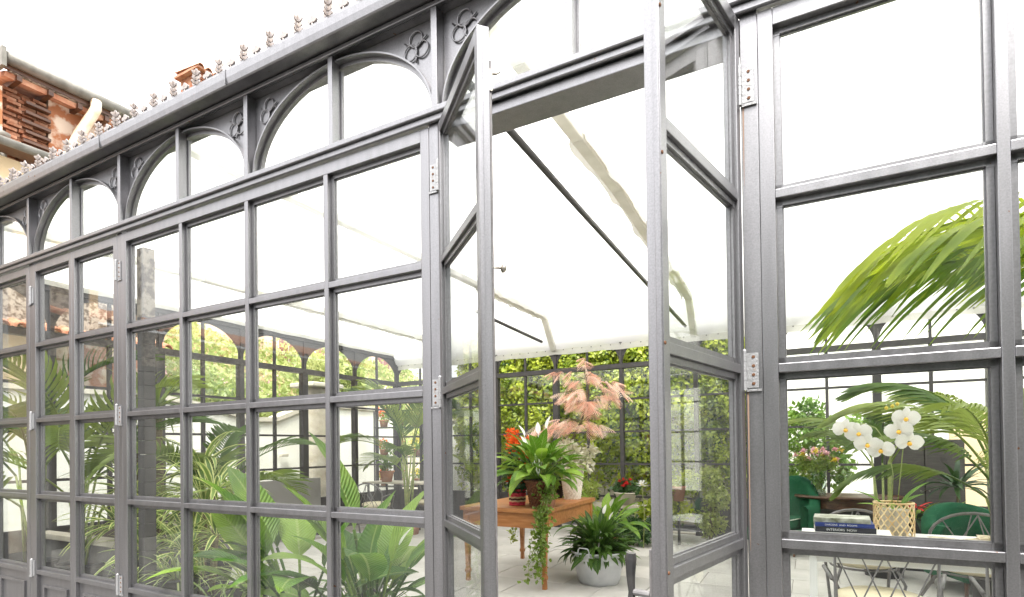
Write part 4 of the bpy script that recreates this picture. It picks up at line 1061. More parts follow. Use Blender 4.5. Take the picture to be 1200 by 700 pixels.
# dracaena / spider plants
dl = [leaf_mesh('dracaena_blade', M['f_drac'], .5, .05, 1.1, fold=.25, seg=7, peak=.4), leaf_mesh('dracaena_blade', M['f_drac'], .58, .048, 1.7, fold=.25, seg=7, peak=.4), leaf_mesh('dracaena_blade', M['f_drac'], .45, .05, .7, fold=.25, seg=7, peak=.4)]
def dracaena(loc, heads, label, n=24):
    r_ = empty('dracaena', loc, 0, label, 'potted plant')
    pot_mb(.13, .17, .28).build('pot', M['dblack'], r_, smooth=True); soil(r_, .155, .25)
    for (x, y, h, s) in heads:
        MB().tube([(x * .2, y * .2, .24), (x * .7, y * .7, h * .6), (x, y, h)], [.018, .015, .013], 7).build('stem', M['trunk'], r_, smooth=True)
        c = empty('leaf_crown', (x, y, h), 0, parent=r_); c.scale = (s, s, s)
        rosette(c, dl, n, 1.35, -.3)
dracaena((-3.55, 1.25, 0), [(0, 0, 1.25, 1.0), (.2, -.1, .95, 1.0), (-.2, .1, 1.0, .9), (.05, -.2, .65, 1.0)], 'tall variegated dracaena with three heads behind the second fixed casement')
dracaena((-3.0, .95, 0), [(0, .05, 1.1, .95), (.18, -.05, .75, .9), (-.15, -.1, .6, .9)], 'variegated dracaena leaning right behind the left fixed casement')
dracaena((-4.25, 1.0, 0), [(0, 0, 1.05, 1.0), (.2, .1, .75, 1.0), (-.2, .0, .7, 1.0)], 'yellow edged dracaena close behind the closed doors')
dracaena((-3.85, .75, 0), [(0, 0, .8, 1.0), (.15, .1, .55, .9)], 'short yellow edged dracaena at the foot of the closed doors')
spl = [leaf_mesh('spider_blade', M['f_spider'], .42, .018, 1.9, fold=.2, seg=8, peak=.3), leaf_mesh('spider_blade', M['f_spider'], .36, .016, 1.3, fold=.2, seg=8, peak=.3), leaf_mesh('spider_blade', M['f_spider'], .48, .017, 2.4, fold=.2, seg=8, peak=.3)]
for (x, y, h, lab, n) in ((-2.75, .55, .5, 'spider plant on a tall pot right of the dark column', 56), (-3.15, .45, .38, 'spider plant beside the dracaena pot', 52), (-2.3, .8, .45, 'spider plant spilling left of the broad leaves', 60), (-2.0, .45, .3, 'low spider plant under the broad leaves', 50), (-1.75, 1.4, .35, 'spider plant on the floor behind the broad leaves', 44)):
    r_ = empty('spider_plant', (x, y, 0), 0, lab, 'spider plant'); pot_mb(.09, .13, h).build('pot', M['dblack'], r_, smooth=True); soil(r_, .12, h - .03)
    rosette(r_, spl, n, 1.4, .1, z=h - .02, r=.03)
# broad-leaved plants near the glass
bl = [leaf_mesh('broad_blade', M['f_big'], .52, .22, .55, petiole=.45, pet_droop=.15, pr=.008, fold=.22, seg=10, peak=.42, wave=.05),
      leaf_mesh('broad_blade', M['f_big'], .46, .21, 1.2, petiole=.38, pet_droop=.25, pr=.008, fold=.18, seg=10, peak=.4, wave=.06),
      leaf_mesh('broad_blade', M['f_big'], .42, .17, .8, petiole=.32, pet_droop=.3, pr=.007, fold=.25, seg=10, peak=.42)]
def broad(loc, specs, label, potm='dblack'):
    rb = random.Random(label); specs = list(specs) + [(rb.choice((0, 1, 2)), rb.uniform(1.3, 5.1), rb.uniform(1.15, 1.45), rb.uniform(.85, 1.12), rb.uniform(-.6, .9)) for _ in range(6)]
    specs = [(a, b, c, d * 1.12, e) for (a, b, c, d, e) in specs]
    r_ = empty('broad_leaf_plant', loc, 0, label, 'potted plant')
    pot_mb(.15, .2, .3).build('pot', M[potm], r_, smooth=True); soil(r_, .18, .27)
    for (k, az, el, s, rl) in specs: inst('leaf', bl[k], r_, (.05 * math.cos(az), .05 * math.sin(az), .27), (rl, -el, az), s)
    return r_
broad((-1.08, .74, 0), [(0, R(150), 1.42, 1.28, .9), (0, R(190), 1.3, 1.0, .5), (1, R(320), 1.25, 1.0, -.5), (1, R(20), 1.3, .95, .3), (1, R(250), 1.0, 1.05, .2), (2, R(290), .85, 1.0, -.2), (2, R(100), 1.0, 1.0, .2), (1, R(60), 1.2, 1.0, 0), (2, R(305), .7, 1.1, .4), (2, R(215), .75, 1.05, -.4), (0, R(300), 1.3, .95, 1.2), (1, R(130), .9, 1, 0), (0, R(10), 1.45, .9, .8)],
      'broad leafed plant with one tall upright leaf next to the left jamb')
broad((-1.55, .62, 0), [(0, R(165), 1.2, 1.08, .7), (0, R(200), 1.35, 1.1, -.3), (1, R(230), .95, 1.05, .2), (1, R(320), 1.0, 1.0, -.3), (2, R(270), .8, 1.0, 0), (2, R(20), .9, 1.0, .3), (1, R(90), 1.1, 1.0, 0), (2, R(180), .65, 1.0, .3), (0, R(350), 1.25, .9, .6), (1, R(280), .7, 1, .5), (0, R(240), 1.2, .95, 1.0)],
      'broad leafed plant with a browning leaf in the middle of the left casement')
pl_g = [leaf_mesh('peace_blade', M['f_peaceb'], .24, .085, .8, petiole=.2, pet_droop=.2, pr=.003, fold=.25, seg=8, peak=.4), leaf_mesh('peace_blade', M['f_peaceb'], .22, .075, 1.5, petiole=.18, pet_droop=.3, pr=.003, fold=.25, seg=8, peak=.4)]
pl_d = [leaf_mesh('peace_blade', M['f_peace'], .2, .055, 1.0, petiole=.16, pet_droop=.3, pr=.0025, fold=.25, seg=7, peak=.4), leaf_mesh('peace_blade', M['f_peace'], .19, .05, 1.7, petiole=.14, pet_droop=.4, pr=.0025, fold=.25, seg=7, peak=.4), leaf_mesh('peace_blade', M['f_peace'], .2, .055, .6, petiole=.2, pet_droop=.2, pr=.0025, fold=.25, seg=7, peak=.4)]
spathe = leaf_mesh('spathe', M['petal_w'], .13, .05, .25, petiole=.42, pet_droop=.12, pr=.003, fold=.5, seg=7, peak=.4)
def peace(name_label, loc, pot_fn, leaves, n, z, el0=1.45, el1=.15, flowers=(), s0=.85, s1=1.15, soil_r=.12, seed=2, S_=1.0):
    r_ = empty('peace_lily', loc, 0, name_label, 'peace lily'); r_.scale = (S_, S_, S_)
    pot_fn(r_); soil(r_, soil_r, z - .02)
    rosette(r_, leaves, n, el0, el1, z=z - .02, r=.04, s0=s0, s1=s1, rnd=random.Random(seed))
    for (az, el, s) in flowers: inst('flower', spathe, r_, (0, 0, z), (0, -el, az), s)
    return r_
peace('dark green peace lily with a narrow white flower low behind the left casement', (-1.3, .95, 0), lambda r_: pot_mb(.12, .16, .3).build('pot', M['dblack'], r_, smooth=True), pl_d, 60, .3, flowers=[(R(30), 1.2, 1.2), (R(200), 1.0, .9)], s0=1.1, s1=1.5)

# ================================================================ TABLE with pots (seen through the doorway)
tb = empty('pine_table', (-1.46, 3.78, 0), 0, 'old honey coloured pine table with tapered legs and metal corner strap', 'table')
tw_, tdp, th = .99, 1.36, .80
def tz(z0, z1, *a): return MB().bx(a[0], a[1], a[2], a[3], z0, z1)
for i in range(5):
    y0 = -tdp / 2 + i * tdp / 5; MB().bx(-tw_ / 2, tw_ / 2, y0 + .001, y0 + tdp / 5 - .001, .765, .80 + (.0006 if i % 2 else 0)).build('top_board', M['wood'], tb, bevel=.003)
for s_ in (-1, 1):
    MB().bx(-tw_ / 2 - .012, tw_ / 2 + .012, s_ * tdp / 2 - (.0 if s_ > 0 else .02), s_ * tdp / 2 + (.02 if s_ > 0 else 0), .755, .798).build('edge_rail', M['wood'], tb, bevel=.003)
    MB().bx(s_ * tw_ / 2 - (.0 if s_ > 0 else .012), s_ * tw_ / 2 + (.012 if s_ > 0 else 0), -tdp / 2 + .0005, tdp / 2 - .0005, .755, .798).build('edge_rail', M['wood'], tb, bevel=.003)
    MB().bx(-tw_ / 2 + .03, tw_ / 2 - .03, s_ * (tdp / 2 - .03) - .011, s_ * (tdp / 2 - .03) + .011, .6, .7545).build('apron', M['wood'], tb, bevel=.002)
    MB().bx(s_ * (tw_ / 2 - .03) - .011, s_ * (tw_ / 2 - .03) + .011, -tdp / 2 + .05, tdp / 2 - .05, .6005, .754).build('apron', M['wood'], tb, bevel=.002)
for sx in (-1, 1):
    for sy in (-1, 1):
        x, y = sx * (tw_ / 2 - .045), sy * (tdp / 2 - .045); mb = MB(); vs = []
        for (h_, z) in ((.034, .7545), (.034, .58), (.028, .5), (.019, .14), (.026, .12), (.026, .10), (.018, .085), (.02, 0)):
            vs += [(x - h_, y - h_, z), (x + h_, y - h_, z), (x + h_, y + h_, z), (x - h_, y + h_, z)]
        fs = []
        for q in range(7):
            for k in range(4): fs.append((q * 4 + (k + 1) % 4, q * 4 + k, q * 4 + 4 + k, q * 4 + 4 + (k + 1) % 4))
        fs.append((28, 29, 30, 31)); mb.add(vs, fs).build('leg', M['wood'], tb)
MB().bx(tw_ / 2 - .06, tw_ / 2 + .016, -tdp / 2 - .024, -tdp / 2 - .0205, .772, .782).build('corner_strap', M['iron'], tb)
TZ = .801
def wick(r_, m='wicker', r0=.1, r1=.145, h=.26, rows=11): wicker_mb(r0, r1, h, rows).build('basket_pot', M[m], r_, smooth=False)
peace('bright green broad leafed peace lily in a brown wicker pot at the table corner', (-1.12, 3.29, TZ), lambda r_: wick(r_), pl_g, 100, .3, 1.5, .12, flowers=[(R(175), 1.25, 1.1), (R(160), 1.1, .95), (R(120), 1.4, 1.1), (R(200), 1.15, .9), (R(60), 1.45, 1.2)], s0=.95, s1=1.4, seed=4)
# striped basket with orange flowers
sbk = empty('striped_basket', (-1.42, 3.36, TZ), 0, 'raspberry and cream striped cord basket with orange flowers', 'flower basket')
for i in range(9):
    mm = ['rope_r', 'rope_r', 'rope_c', 'rope_b', 'rope_c', 'rope_r', 'rope_r', 'rope_b', 'rope_r'][i]; mb = MB(); rad = .075 + .012 * i / 8
    mb.tube([(rad * math.cos(a), rad * math.sin(a), .01 + i * .019 + .003 * math.sin(a * 8)) for a in np.linspace(0, 2 * PI, 37)], .0115, 6, cap=False); mb.build('cord_ring', M[mm], sbk, smooth=True)
MB().lathe([(.001, .0), (.07, .0), (.078, .15), (.001, .155)], 20).build('liner', M['rope_b'], sbk)
leaf_cloud('foliage', M['f_dark'], sbk, blob_pts(np.random.default_rng(2), [(0, 0, .22), (.05, -.04, .2), (-.05, .04, .22)], [.1, .08, .08], 260), .055, None, 6)
def bloom(parent, c, r, m, name='flower', n=16):
    rn = np.random.default_rng(int(abs(c[0] * 1e4 + c[2] * 777)) % 9999); d = rn.normal(size=(n * 3, 3)); d /= np.linalg.norm(d, axis=1)[:, None]; d[:, 2] = abs(d[:, 2])
    return leaf_cloud(name, m, parent, np.array(c) + d * r * .35, r * 1.0, None, 3, face=(0, -.5, 1), up_bias=0)
for c in ((-.03, -.07, .27), (.04, -.05, .28), (.0, .02, .31), (.07, .0, .24), (-.07, -.03, .25)): bloom(sbk, c, .04, M['petal_o'])
# tall orange flowering plant behind, and ceramic jug
of = empty('orange_flowering_plant', (-1.72, 3.95, TZ), 0, 'tall plant with dense orange blossom at the left of the table', 'flowering plant')
pot_mb(.08, .12, .2).build('pot', M['ceramic'], of, smooth=True); soil(of, .11, .17)
leaf_cloud('foliage', M['f_dark'], of, blob_pts(np.random.default_rng(5), [(0, 0, .35), (.05, 0, .5)], [.16, .15], 500), .07, None, 7)
leaf_cloud('blossom', M['petal_o'], of, blob_pts(np.random.default_rng(6), [(-.02, -.05, .62), (.07, -.02, .5), (-.06, 0, .75), (.1, 0, .66)], [.1, .09, .09, .08], 900, .5), .032, None, 8)
cj = empty('ceramic_jug', (-1.3, 3.62, TZ), 0, 'white ceramic jug between the striped basket and wicker pot', 'jug')
MB().lathe([(.001, 0), (.05, 0), (.085, .06), (.09, .12), (.06, .2), (.05, .26), (.06, .28), (.054, .28), (.045, .25)], 24).build('body', M['ceramic'], cj, smooth=True)
MB().tube([(.055, 0, .25), (.11, 0, .23), (.12, 0, .16), (.085, 0, .11)], .009, 8).build('handle', M['ceramic'], cj, smooth=True)
# white wicker basket with variegated plant
wb = empty('white_wicker_basket', (-1.14, 4.22, TZ), 0, 'tall whitewashed wicker basket of pale variegated foliage', 'plant basket')
wicker_mb(.095, .145, .40, 16, 36, .007).build('basket', M['wickerw'], wb)
leaf_cloud('foliage', M['f_pinkwhite'], wb, blob_pts(np.random.default_rng(7), [(0, 0, .5), (.12, -.1, .5), (.2, -.05, .42), (.0, -.15, .58), (-.1, 0, .6), (.2, .1, .55)], [.13, .12, .1, .12, .12, .1], 900, .4), .055, None, 9, aspect=.5)
# salmon leaved tree
smn = empty('salmon_maple', (-1.40, 4.28, TZ), 0, 'slender potted tree with feathery salmon pink leaves', 'potted tree')
pot_mb(.1, .14, .26).build('pot', M['dblack'], smn, smooth=True); soil(smn, .13, .23)
rr = random.Random(11); tips = []
tk = [(0, 0, .22), (.2, -.02, .6), (.38, 0, .95), (.46, .0, 1.3), (.4, 0, 1.52)]
MB().tube(tk, [.016, .014, .011, .008, .004], 7).build('trunk', M['trunk'], smn, smooth=True)
br_ = MB()
for k in range(34):
    t = (.42, .46, .62, .66, .7, .88, .96)[k % 7] * 4 + rr.uniform(-.1, .1); i = min(int(t), 3); p = Vector(tk[i]).lerp(Vector(tk[i + 1]), t - i); az = rr.uniform(0, 6.28); L_ = rr.uniform(.2, .5) * (1.15 - .35 * t / 4)
    q = p + Vector((math.cos(az) * L_, math.sin(az) * L_ * .7, rr.uniform(-.05, .14))); br_.tube([p, p.lerp(q, .5) + Vector((0, 0, .04)), q], [.005, .003, .0015], 4, cap=False); tips += [(p.lerp(q, .45), az), (p.lerp(q, .75), az), (q, az)]
br_.build('branches', M['trunk'], smn)
sl_ = []
for v in range(3):                             # pinnate leaf: rachis with narrow leaflets
    mb = MB(); nseg = 9
    for j in range(nseg):
        x = .015 + j * .019
        for s_ in (-1, 1):
            L_ = .075 * math.sin(PI * (j + 1.4) / (nseg + 1.6)); dx, dy = .55, s_ * .83; rows = []
            for k in range(4):
                tt = k / 3; wd = .0052 * (math.sin(PI * min(1, tt * .85 + .12)) if k < 3 else .05); cx, cy, cz = x + dx * L_ * tt, dy * L_ * tt, -.03 * (x / .16) ** 2 - .4 * L_ * tt * tt
                rows.append([(cx - wd, cy, cz), (cx, cy, cz - .001), (cx + wd, cy, cz)])
            mb.strip(rows)
    sl_.append(mb.mesh('feather_leaf', M['f_salmon'], True))
for (p, az) in tips:
    for _ in range(3):
        if smn.get('n', 0) > 230: break
        smn['n'] = smn.get('n', 0) + 1
        inst('leaf', sl_[0], smn, p, (rr.uniform(-.6, .6), rr.uniform(.0, .9), az + rr.uniform(-1.3, 1.3)), rr.uniform(.65, 1.25))
del smn['n']
# trailing variegated ivy over the front corner
ti = empty('trailing_ivy', (-.99, 3.13, TZ), 0, 'variegated ivy trailing over the table corner down to the floor', 'ivy')
ipm = pot_mb(.06, .085, .14); ipm.build('pot', M['terracotta'], ti, (-.02, .12, 0), smooth=True)
rn = np.random.default_rng(21); P1 = []
sm = MB()
for k in range(9):
    x = rn.uniform(-.05, .05); y = rn.uniform(-.05, .05); L_ = rn.uniform(.35, .72); pts = [(-.02, .12, .15), (x * .5 + .01, .02, .12), (x + .0, -.055 + y * .3, .0)]
    z = 0; px_ = x
    while z > -L_:
        z -= .06; px_ += rn.uniform(-.02, .02) + (-.012 if z < -.3 else -.002); pts.append((px_, -.075 + y * .5, z))
    sm.tube(pts, .0025, 4, cap=False)
    for p in pts:
        for _ in range(7): P1.append((p[0] + rn.normal() * .028, p[1] + rn.normal() * .022, p[2] + rn.normal() * .02))
sm.build('stems', M['cane'], ti)
P1 += [(rn.normal() * .06 - .0, .08 + rn.normal() * .06, .2 + rn.normal() * .07) for _ in range(160)]
leaf_cloud('leaves', M['f_ivyv'], ti, P1, .042, None, 22, aspect=.8)
t2 = empty('trailing_ivy', (-1.9, 4.34, TZ), 0, 'small ivy strand hanging by the rear left leg of the pine table', 'ivy')
P1 = [(rn.normal() * .025 - .1, rn.normal() * .03, -.05 - rn.random() * .55) for _ in range(180)]; leaf_cloud('leaves', M['f_ivyv'], t2, P1, .04, None, 23, aspect=.8)
MB().tube([(-.09, 0, .0), (-.1, 0, -.3), (-.1, 0, -.6)], .003, 4).build('stems', M['cane'], t2)

# galvanised tub with peace lily
def tub(r_):
    MB().lathe([(.001, .012), (.168, .012), (.168, 0), (.18, 0), (.184, .025), (.191, .03), (.228, .19), (.234, .195), (.235, .205), (.232, .21), (.252, .285), (.262, .287), (.265, .297), (.26, .305), (.252, .303), (.243, .285), (.195, .05), (.001, .03)], 48).build('tub_body', M['zinc'], r_, smooth=True)
    for a0 in (R(-100), R(80)):
        pts = [(.272 * math.cos(a0 + d), .272 * math.sin(a0 + d), z) for d, z in ((-.21, .27), (-.21, .33), (-.16, .35), (0, .353), (.16, .35), (.21, .33), (.21, .27))]
        MB().tube(pts, .0065, 8).build('tub_handle', M['zinc'], r_, smooth=True)
peace('dark green peace lily overflowing a round galvanised tub on the floor', (-.63, 3.66, 0), tub, pl_d, 270, .3, 1.5, .12, flowers=[(R(80), 1.3, .8), (R(40), 1.25, .7)], s0=.72, s1=1.12, soil_r=.22, seed=6, S_=1.12)
bpy.data.objects  # keep
# broad leaf plant standing behind the tub
peace('upright bright leafed plant behind the galvanised tub', (-.95, 4.75, 0), lambda r_: pot_mb(.13, .17, .3).build('pot', M['terracotta'], r_, smooth=True), pl_g, 34, .3, 1.5, .5, flowers=[(R(-40), 1.2, 1.0)], s0=1.1, s1=1.75, seed=9)
# stone shelf with red geranium and green mass along the back wall
sh = empty('stone_bench', (-1.3, 6.7, 0), 0, 'low pale stone bench against the back wall', 'bench')
MB().bx(-.7, .75, -.17, .17, .44, .5).build('slab', M['coping'], sh, bevel=.01); MB().bx(-.6, -.45, -.14, .14, 0, .4395).build('support', M['coping'], sh); MB().bx(.5, .65, -.14, .14, 0, .4395).build('support', M['coping'], sh)
ge_ = empty('red_geranium', (-1.22, 6.62, .501), 0, 'red flowering geranium in a pale pot on the stone bench', 'flower pot')
pot_mb(.11, .17, .19).build('pot', M['coping'], ge_, smooth=True); soil(ge_, .15, .16)
leaf_cloud('foliage', M['f_dark'], ge_, blob_pts(np.random.default_rng(31), [(0, 0, .26), (.1, 0, .24), (-.1, 0, .24)], [.13, .11, .11], 420), .06, None, 31, aspect=.9)
for k in range(15):
    a = k * 2.4; bloom(ge_, (.15 * math.cos(a) * ((k % 4) / 3), .13 * math.sin(a) * ((k % 3) / 2) - .04, .33 + .05 * math.sin(k * 1.9)), .026, M['petal_r'])
hm = [('shade_plant', (-.55, 6.3, 0), [(0, 0, .45), (.2, 0, .5), (-.25, .05, .4), (.1, 0, .75), (.3, .1, .85)], [.25, .2, .2, .2, .2], 'f_ivy', 'loose yellow green bush at the foot of the back wall', 1900, .06),
      ('shade_plant', (-.95, 5.9, 0), [(0, 0, .25), (.2, 0, .2), (-.2, .0, .3)], [.2, .18, .18], 'f_dark', 'dark leafy clump behind the galvanised tub', 1100, .07),
      ('shade_plant', (-1.95, 6.5, 0), [(0, 0, .5), (.15, 0, .75), (-.15, .05, .9)], [.25, .2, .2], 'f_ivyv', 'variegated climber rising behind the pine table', 1500, .055),
      ('shade_plant', (.05, 6.5, 0), [(0, 0, .3), (.1, 0, .65), (0, .05, .95)], [.22, .2, .17], 'f_ivyv', 'variegated shrub beside the right hand back post', 1500, .055)]
for i, (nm, loc, cs, rs, m_, lab, n, s_) in enumerate(hm): shrub(nm, loc, cs, rs, n, s_, M[m_], lab, 40 + i, 'plant')
wf = empty('white_dahlia', (-.72, 5.75, 0), 0, 'single large white flower in the greenery behind the tub', 'flower')
MB().tube([(0, 0, 0), (.02, 0, .45), (.0, -.03, .86)], .006, 6).build('stem', M['cane'], wf)
pm = leaf_mesh('petal', M['petal_w'], .1, .022, .3, fold=.2, seg=4, peak=.5)
for k in range(22): inst('petal', pm, wf, (0, -.03, .86), (0, -.1 - .5 * (k % 3), k * 2.4))
MB().lathe([(.001, .03), (.018, .02), (.02, 0)], 10, (0, -.03, .87)).build('flower_centre', M['petal_yl'], wf)
tp = empty('terracotta_pot', (-.33, 6.2, .0), 0, 'small terracotta pot on a stand in the ivy by the door', 'pot')
MB().lathe([(.001, .62), (.07, .62), (.1, .8), (.11, .8), (.11, .83), (.09, .83), (.001, .8)], 20).build('pot_body', M['terracotta'], tp, smooth=True); MB().tube([(0, 0, 0), (0, 0, .62)], .02, 8).build('stand', M['iron'], tp)

# ================================================================ RIGHT BAY: table, books, orchid, chairs
wt = empty('white_table', (2.27, 2.62, 0), 0, 'white painted rectangular table behind the right hand casement', 'table')
MB().bx(-1.0, 1.15, -.48, .46, .715, .75).build('tabletop', M['tablewhite'], wt, bevel=.004)
MB().bx(-.93, 1.08, -.41, .39, .655, .7145).build('apron', M['tablewhite'], wt, bevel=.002)
for (x, y) in ((-.925, -.405), (1.075, -.405), (-.925, .385), (1.075, .385)): MB().bx(x - .022, x + .022, y - .022, y + .022, 0, .7148).build('leg', M['tablewhite'], wt, bevel=.002)
TB = .751
# books
bk_specs = [('cover_w', .46, .30, .052, 0.02, 'large white clothbound book at the bottom of the stack', True), ('cover_w', .43, .27, .034, -.05, 'thin white book second from the bottom of the stack', False),
            ('cover_k', .34, .23, .034, .04, 'charcoal book with white lettering in the stack', True), ('cover_b', .33, .22, .026, .01, 'navy blue book second from the top of the stack', True), ('cover_o', .32, .22, .03, -.04, 'olive photo covered book topmost of the stack', False)]
z = TB; bxp, byp = 1.545, 2.40
def text_mesh(name, body, size, m, ext=.0004):
    cu = bpy.data.curves.new(name, 'FONT'); cu.body = body; cu.size = size; cu.extrude = ext; cu.align_x = 'CENTER'; cu.align_y = 'CENTER'
    o = bpy.data.objects.new(name, cu); col.objects.link(o); dg = bpy.context.evaluated_depsgraph_get(); me = bpy.data.meshes.new_from_object(o.evaluated_get(dg)); bpy.data.objects.remove(o)
    me.materials.clear(); me.materials.append(m); return me
for i, (cv, wd, dp, ht, rz, lab, txt) in enumerate(bk_specs):
    b = empty('book', (bxp + (.0, .025, -.02, -.02, -.03)[i], byp + (.0, .0, -.0, .0, .01)[i], z), rz, lab, 'book', 'books stacked on the white table')
    mb = MB(); mb.bx(-wd / 2, wd / 2, -dp / 2, dp / 2, 0, .0025); mb.bx(-wd / 2, wd / 2, -dp / 2, dp / 2, ht - .0025, ht); mb.bx(-wd / 2, wd / 2, -dp / 2 - .002, -dp / 2, 0, ht)
    mb.build('cover', M[cv], b, bevel=.0006)
    MB().bx(-wd / 2 + .003, wd / 2 - .004, -dp / 2 + .0005, dp / 2 - .004, .0027, ht - .0027).build('pages', M['page'], b)
    if txt:
        me = text_mesh('spine_lettering', {0: 'LE  PASSIONI', 2: 'INTERIORS  NOW', 3: 'GARDENS  AND  ROOMS'}.get(i, ''), ht * .62, M['ink'] if cv == 'cover_w' else M['inkw'])
        inst('spine_lettering', me, b, (-.02, -dp / 2 - .0024, ht / 2), (R(90), 0, 0))
    z += ht + .0005
# magazines
for (x, y, rz, lab) in ((2.25, 2.72, .25, 'open photo magazine left of its neighbour on the white table'), (2.52, 2.86, -.12, 'photo covered magazine nearest the mullion on the white table')):
    mg = empty('magazine', (x, y, TB), rz, lab, 'magazine', 'magazines on the white table'); rows = []
    for i in range(9):
        u = -.2 + .05 * i; rows.append([(u, -.13, .006 + .016 * abs(math.sin((u) * 9)) * (1 if i != 4 else .1)), (u, .13, .006 + .016 * abs(math.sin(u * 9)) * (1 if i != 4 else .1))])
    MB().strip(rows).build('cover', M['print'], mg, smooth=True); MB().bx(-.2, .2, -.13, .13, .0005, .006).build('pages', M['page'], mg)
# orchid in bamboo lattice basket
oc = empty('orchid_basket', (1.845, 2.80, TB), 0, 'white moth orchid with two sprays in a bamboo lattice basket', 'orchid')
br0, bh = .118, .245; mb = MB(); nst = 16
for k in range(nst):
    for s_ in (-1, 1):
        pts = []
        for i in range(9):
            t = i / 8; a = 2 * PI * k / nst + s_ * t * 1.35; r_ = br0 + (.0022 if s_ > 0 else -.0022); pts.append((r_ * math.cos(a), r_ * math.sin(a), .008 + (bh - .012) * t))
        for p, q in zip(pts[:-1], pts[1:]):
            n_ = Vector((p[0], p[1], 0)).normalized(); mb.beam(p, q, .008, .0035, upv=n_)
mb.build('lattice', M['bamboo'], oc)
for z_ in (.006, bh): MB().tube([((br0) * math.cos(a), (br0) * math.sin(a), z_) for a in np.linspace(0, 2 * PI, 33)], .0065, 6, cap=False).build('rim', M['bamboo'], oc, smooth=True)
MB().lathe([(.001, .004), (.08, .004), (.09, .2), (.001, .2)], 20).build('inner_pot', M['inner'], oc, smooth=True)
ol = leaf_mesh('orchid_blade', M['f_peaceb'], .26, .06, .5, fold=.35, seg=8, peak=.5)
for (az, el, s_) in ((R(190), .75, 1.0), (R(170), .35, .75), (R(15), 1.0, 1.05), (R(30), .7, .85), (R(260), .5, .7)): inst('leaf', ol, oc, (.03 * math.cos(az), .03 * math.sin(az), .2), (0, -el, az), s_)
fp = MB()
def petal(mb, ang, L_, W, cup=.1, start=.006):
    rows = []
    for i in range(6):
        t = i / 5; wd = W / 2 * (math.sin(PI * (t * .86 + .1)) ** .6 if i < 5 else .25); x = start + L_ * t; zz = -cup * L_ * t * t
        rows.append([(x * math.cos(ang) - wd * math.sin(ang), zz + .004, x * math.sin(ang) + wd * math.cos(ang)), (x * math.cos(ang), zz - .002, x * math.sin(ang)), (x * math.cos(ang) + wd * math.sin(ang), zz + .004, x * math.sin(ang) - wd * math.cos(ang))])
    mb.strip(rows)
for a_, L_, W in ((90, .048, .036), (215, .046, .036), (325, .046, .036)): petal(fp, R(a_), L_, W)
for a_ in (8, 172): petal(fp, R(a_), .056, .07, .15)
ofl = fp.mesh('orchid_flower', M['petal_w'], True)
lp = MB(); lp.lathe([(.001, .018), (.006, .014), (.009, .004), (.004, 0)], 10); lip_me = lp.mesh('orchid_lip', M['petal_y'], True)
def spray(pts, fl_pts, lab=None):
    MB().tube(pts, .0035, 6).build('flower_stem', M['cane'], oc, smooth=True)
    for (x, y, z_, rz, rl) in fl_pts:
        f_ = inst('flower', ofl, oc, (x, y, z_), (R(10), rl, rz - .2), 1.38); inst('lip', lip_me, f_, (0, -.006, -.006), (R(90), 0, 0), 1.2)
spray([(-.01, 0, .2), (-.0, -.01, .45), (-.03, -.02, .66), (-.1, -.04, .77), (-.17, -.05, .8), (-.27, -.05, .77)],
      [(-.285, -.07, .765, .45, .1), (-.205, -.08, .735, .1, -.2), (-.155, -.1, .655, .3, .15), (-.075, -.09, .615, -.1, -.1)])
spray([(.02, 0, .2), (.05, 0, .5), (.07, -.01, .72), (.06, -.02, .84), (.01, -.04, .9)],
      [(.07, -.08, .83, .35, .1), (.03, -.09, .745, -.1, -.15), (.085, -.09, .665, .4, .1)])
bd = MB()
for c in ((.0, -.05, .915), (-.035, -.05, .905), (.03, -.04, .93)): bd.lathe([(.001, -.014), (.011, -.004), (.012, .004), (.001, .016)], 8, c)
bd.build('bud', M['petal_yl'], oc, smooth=True)

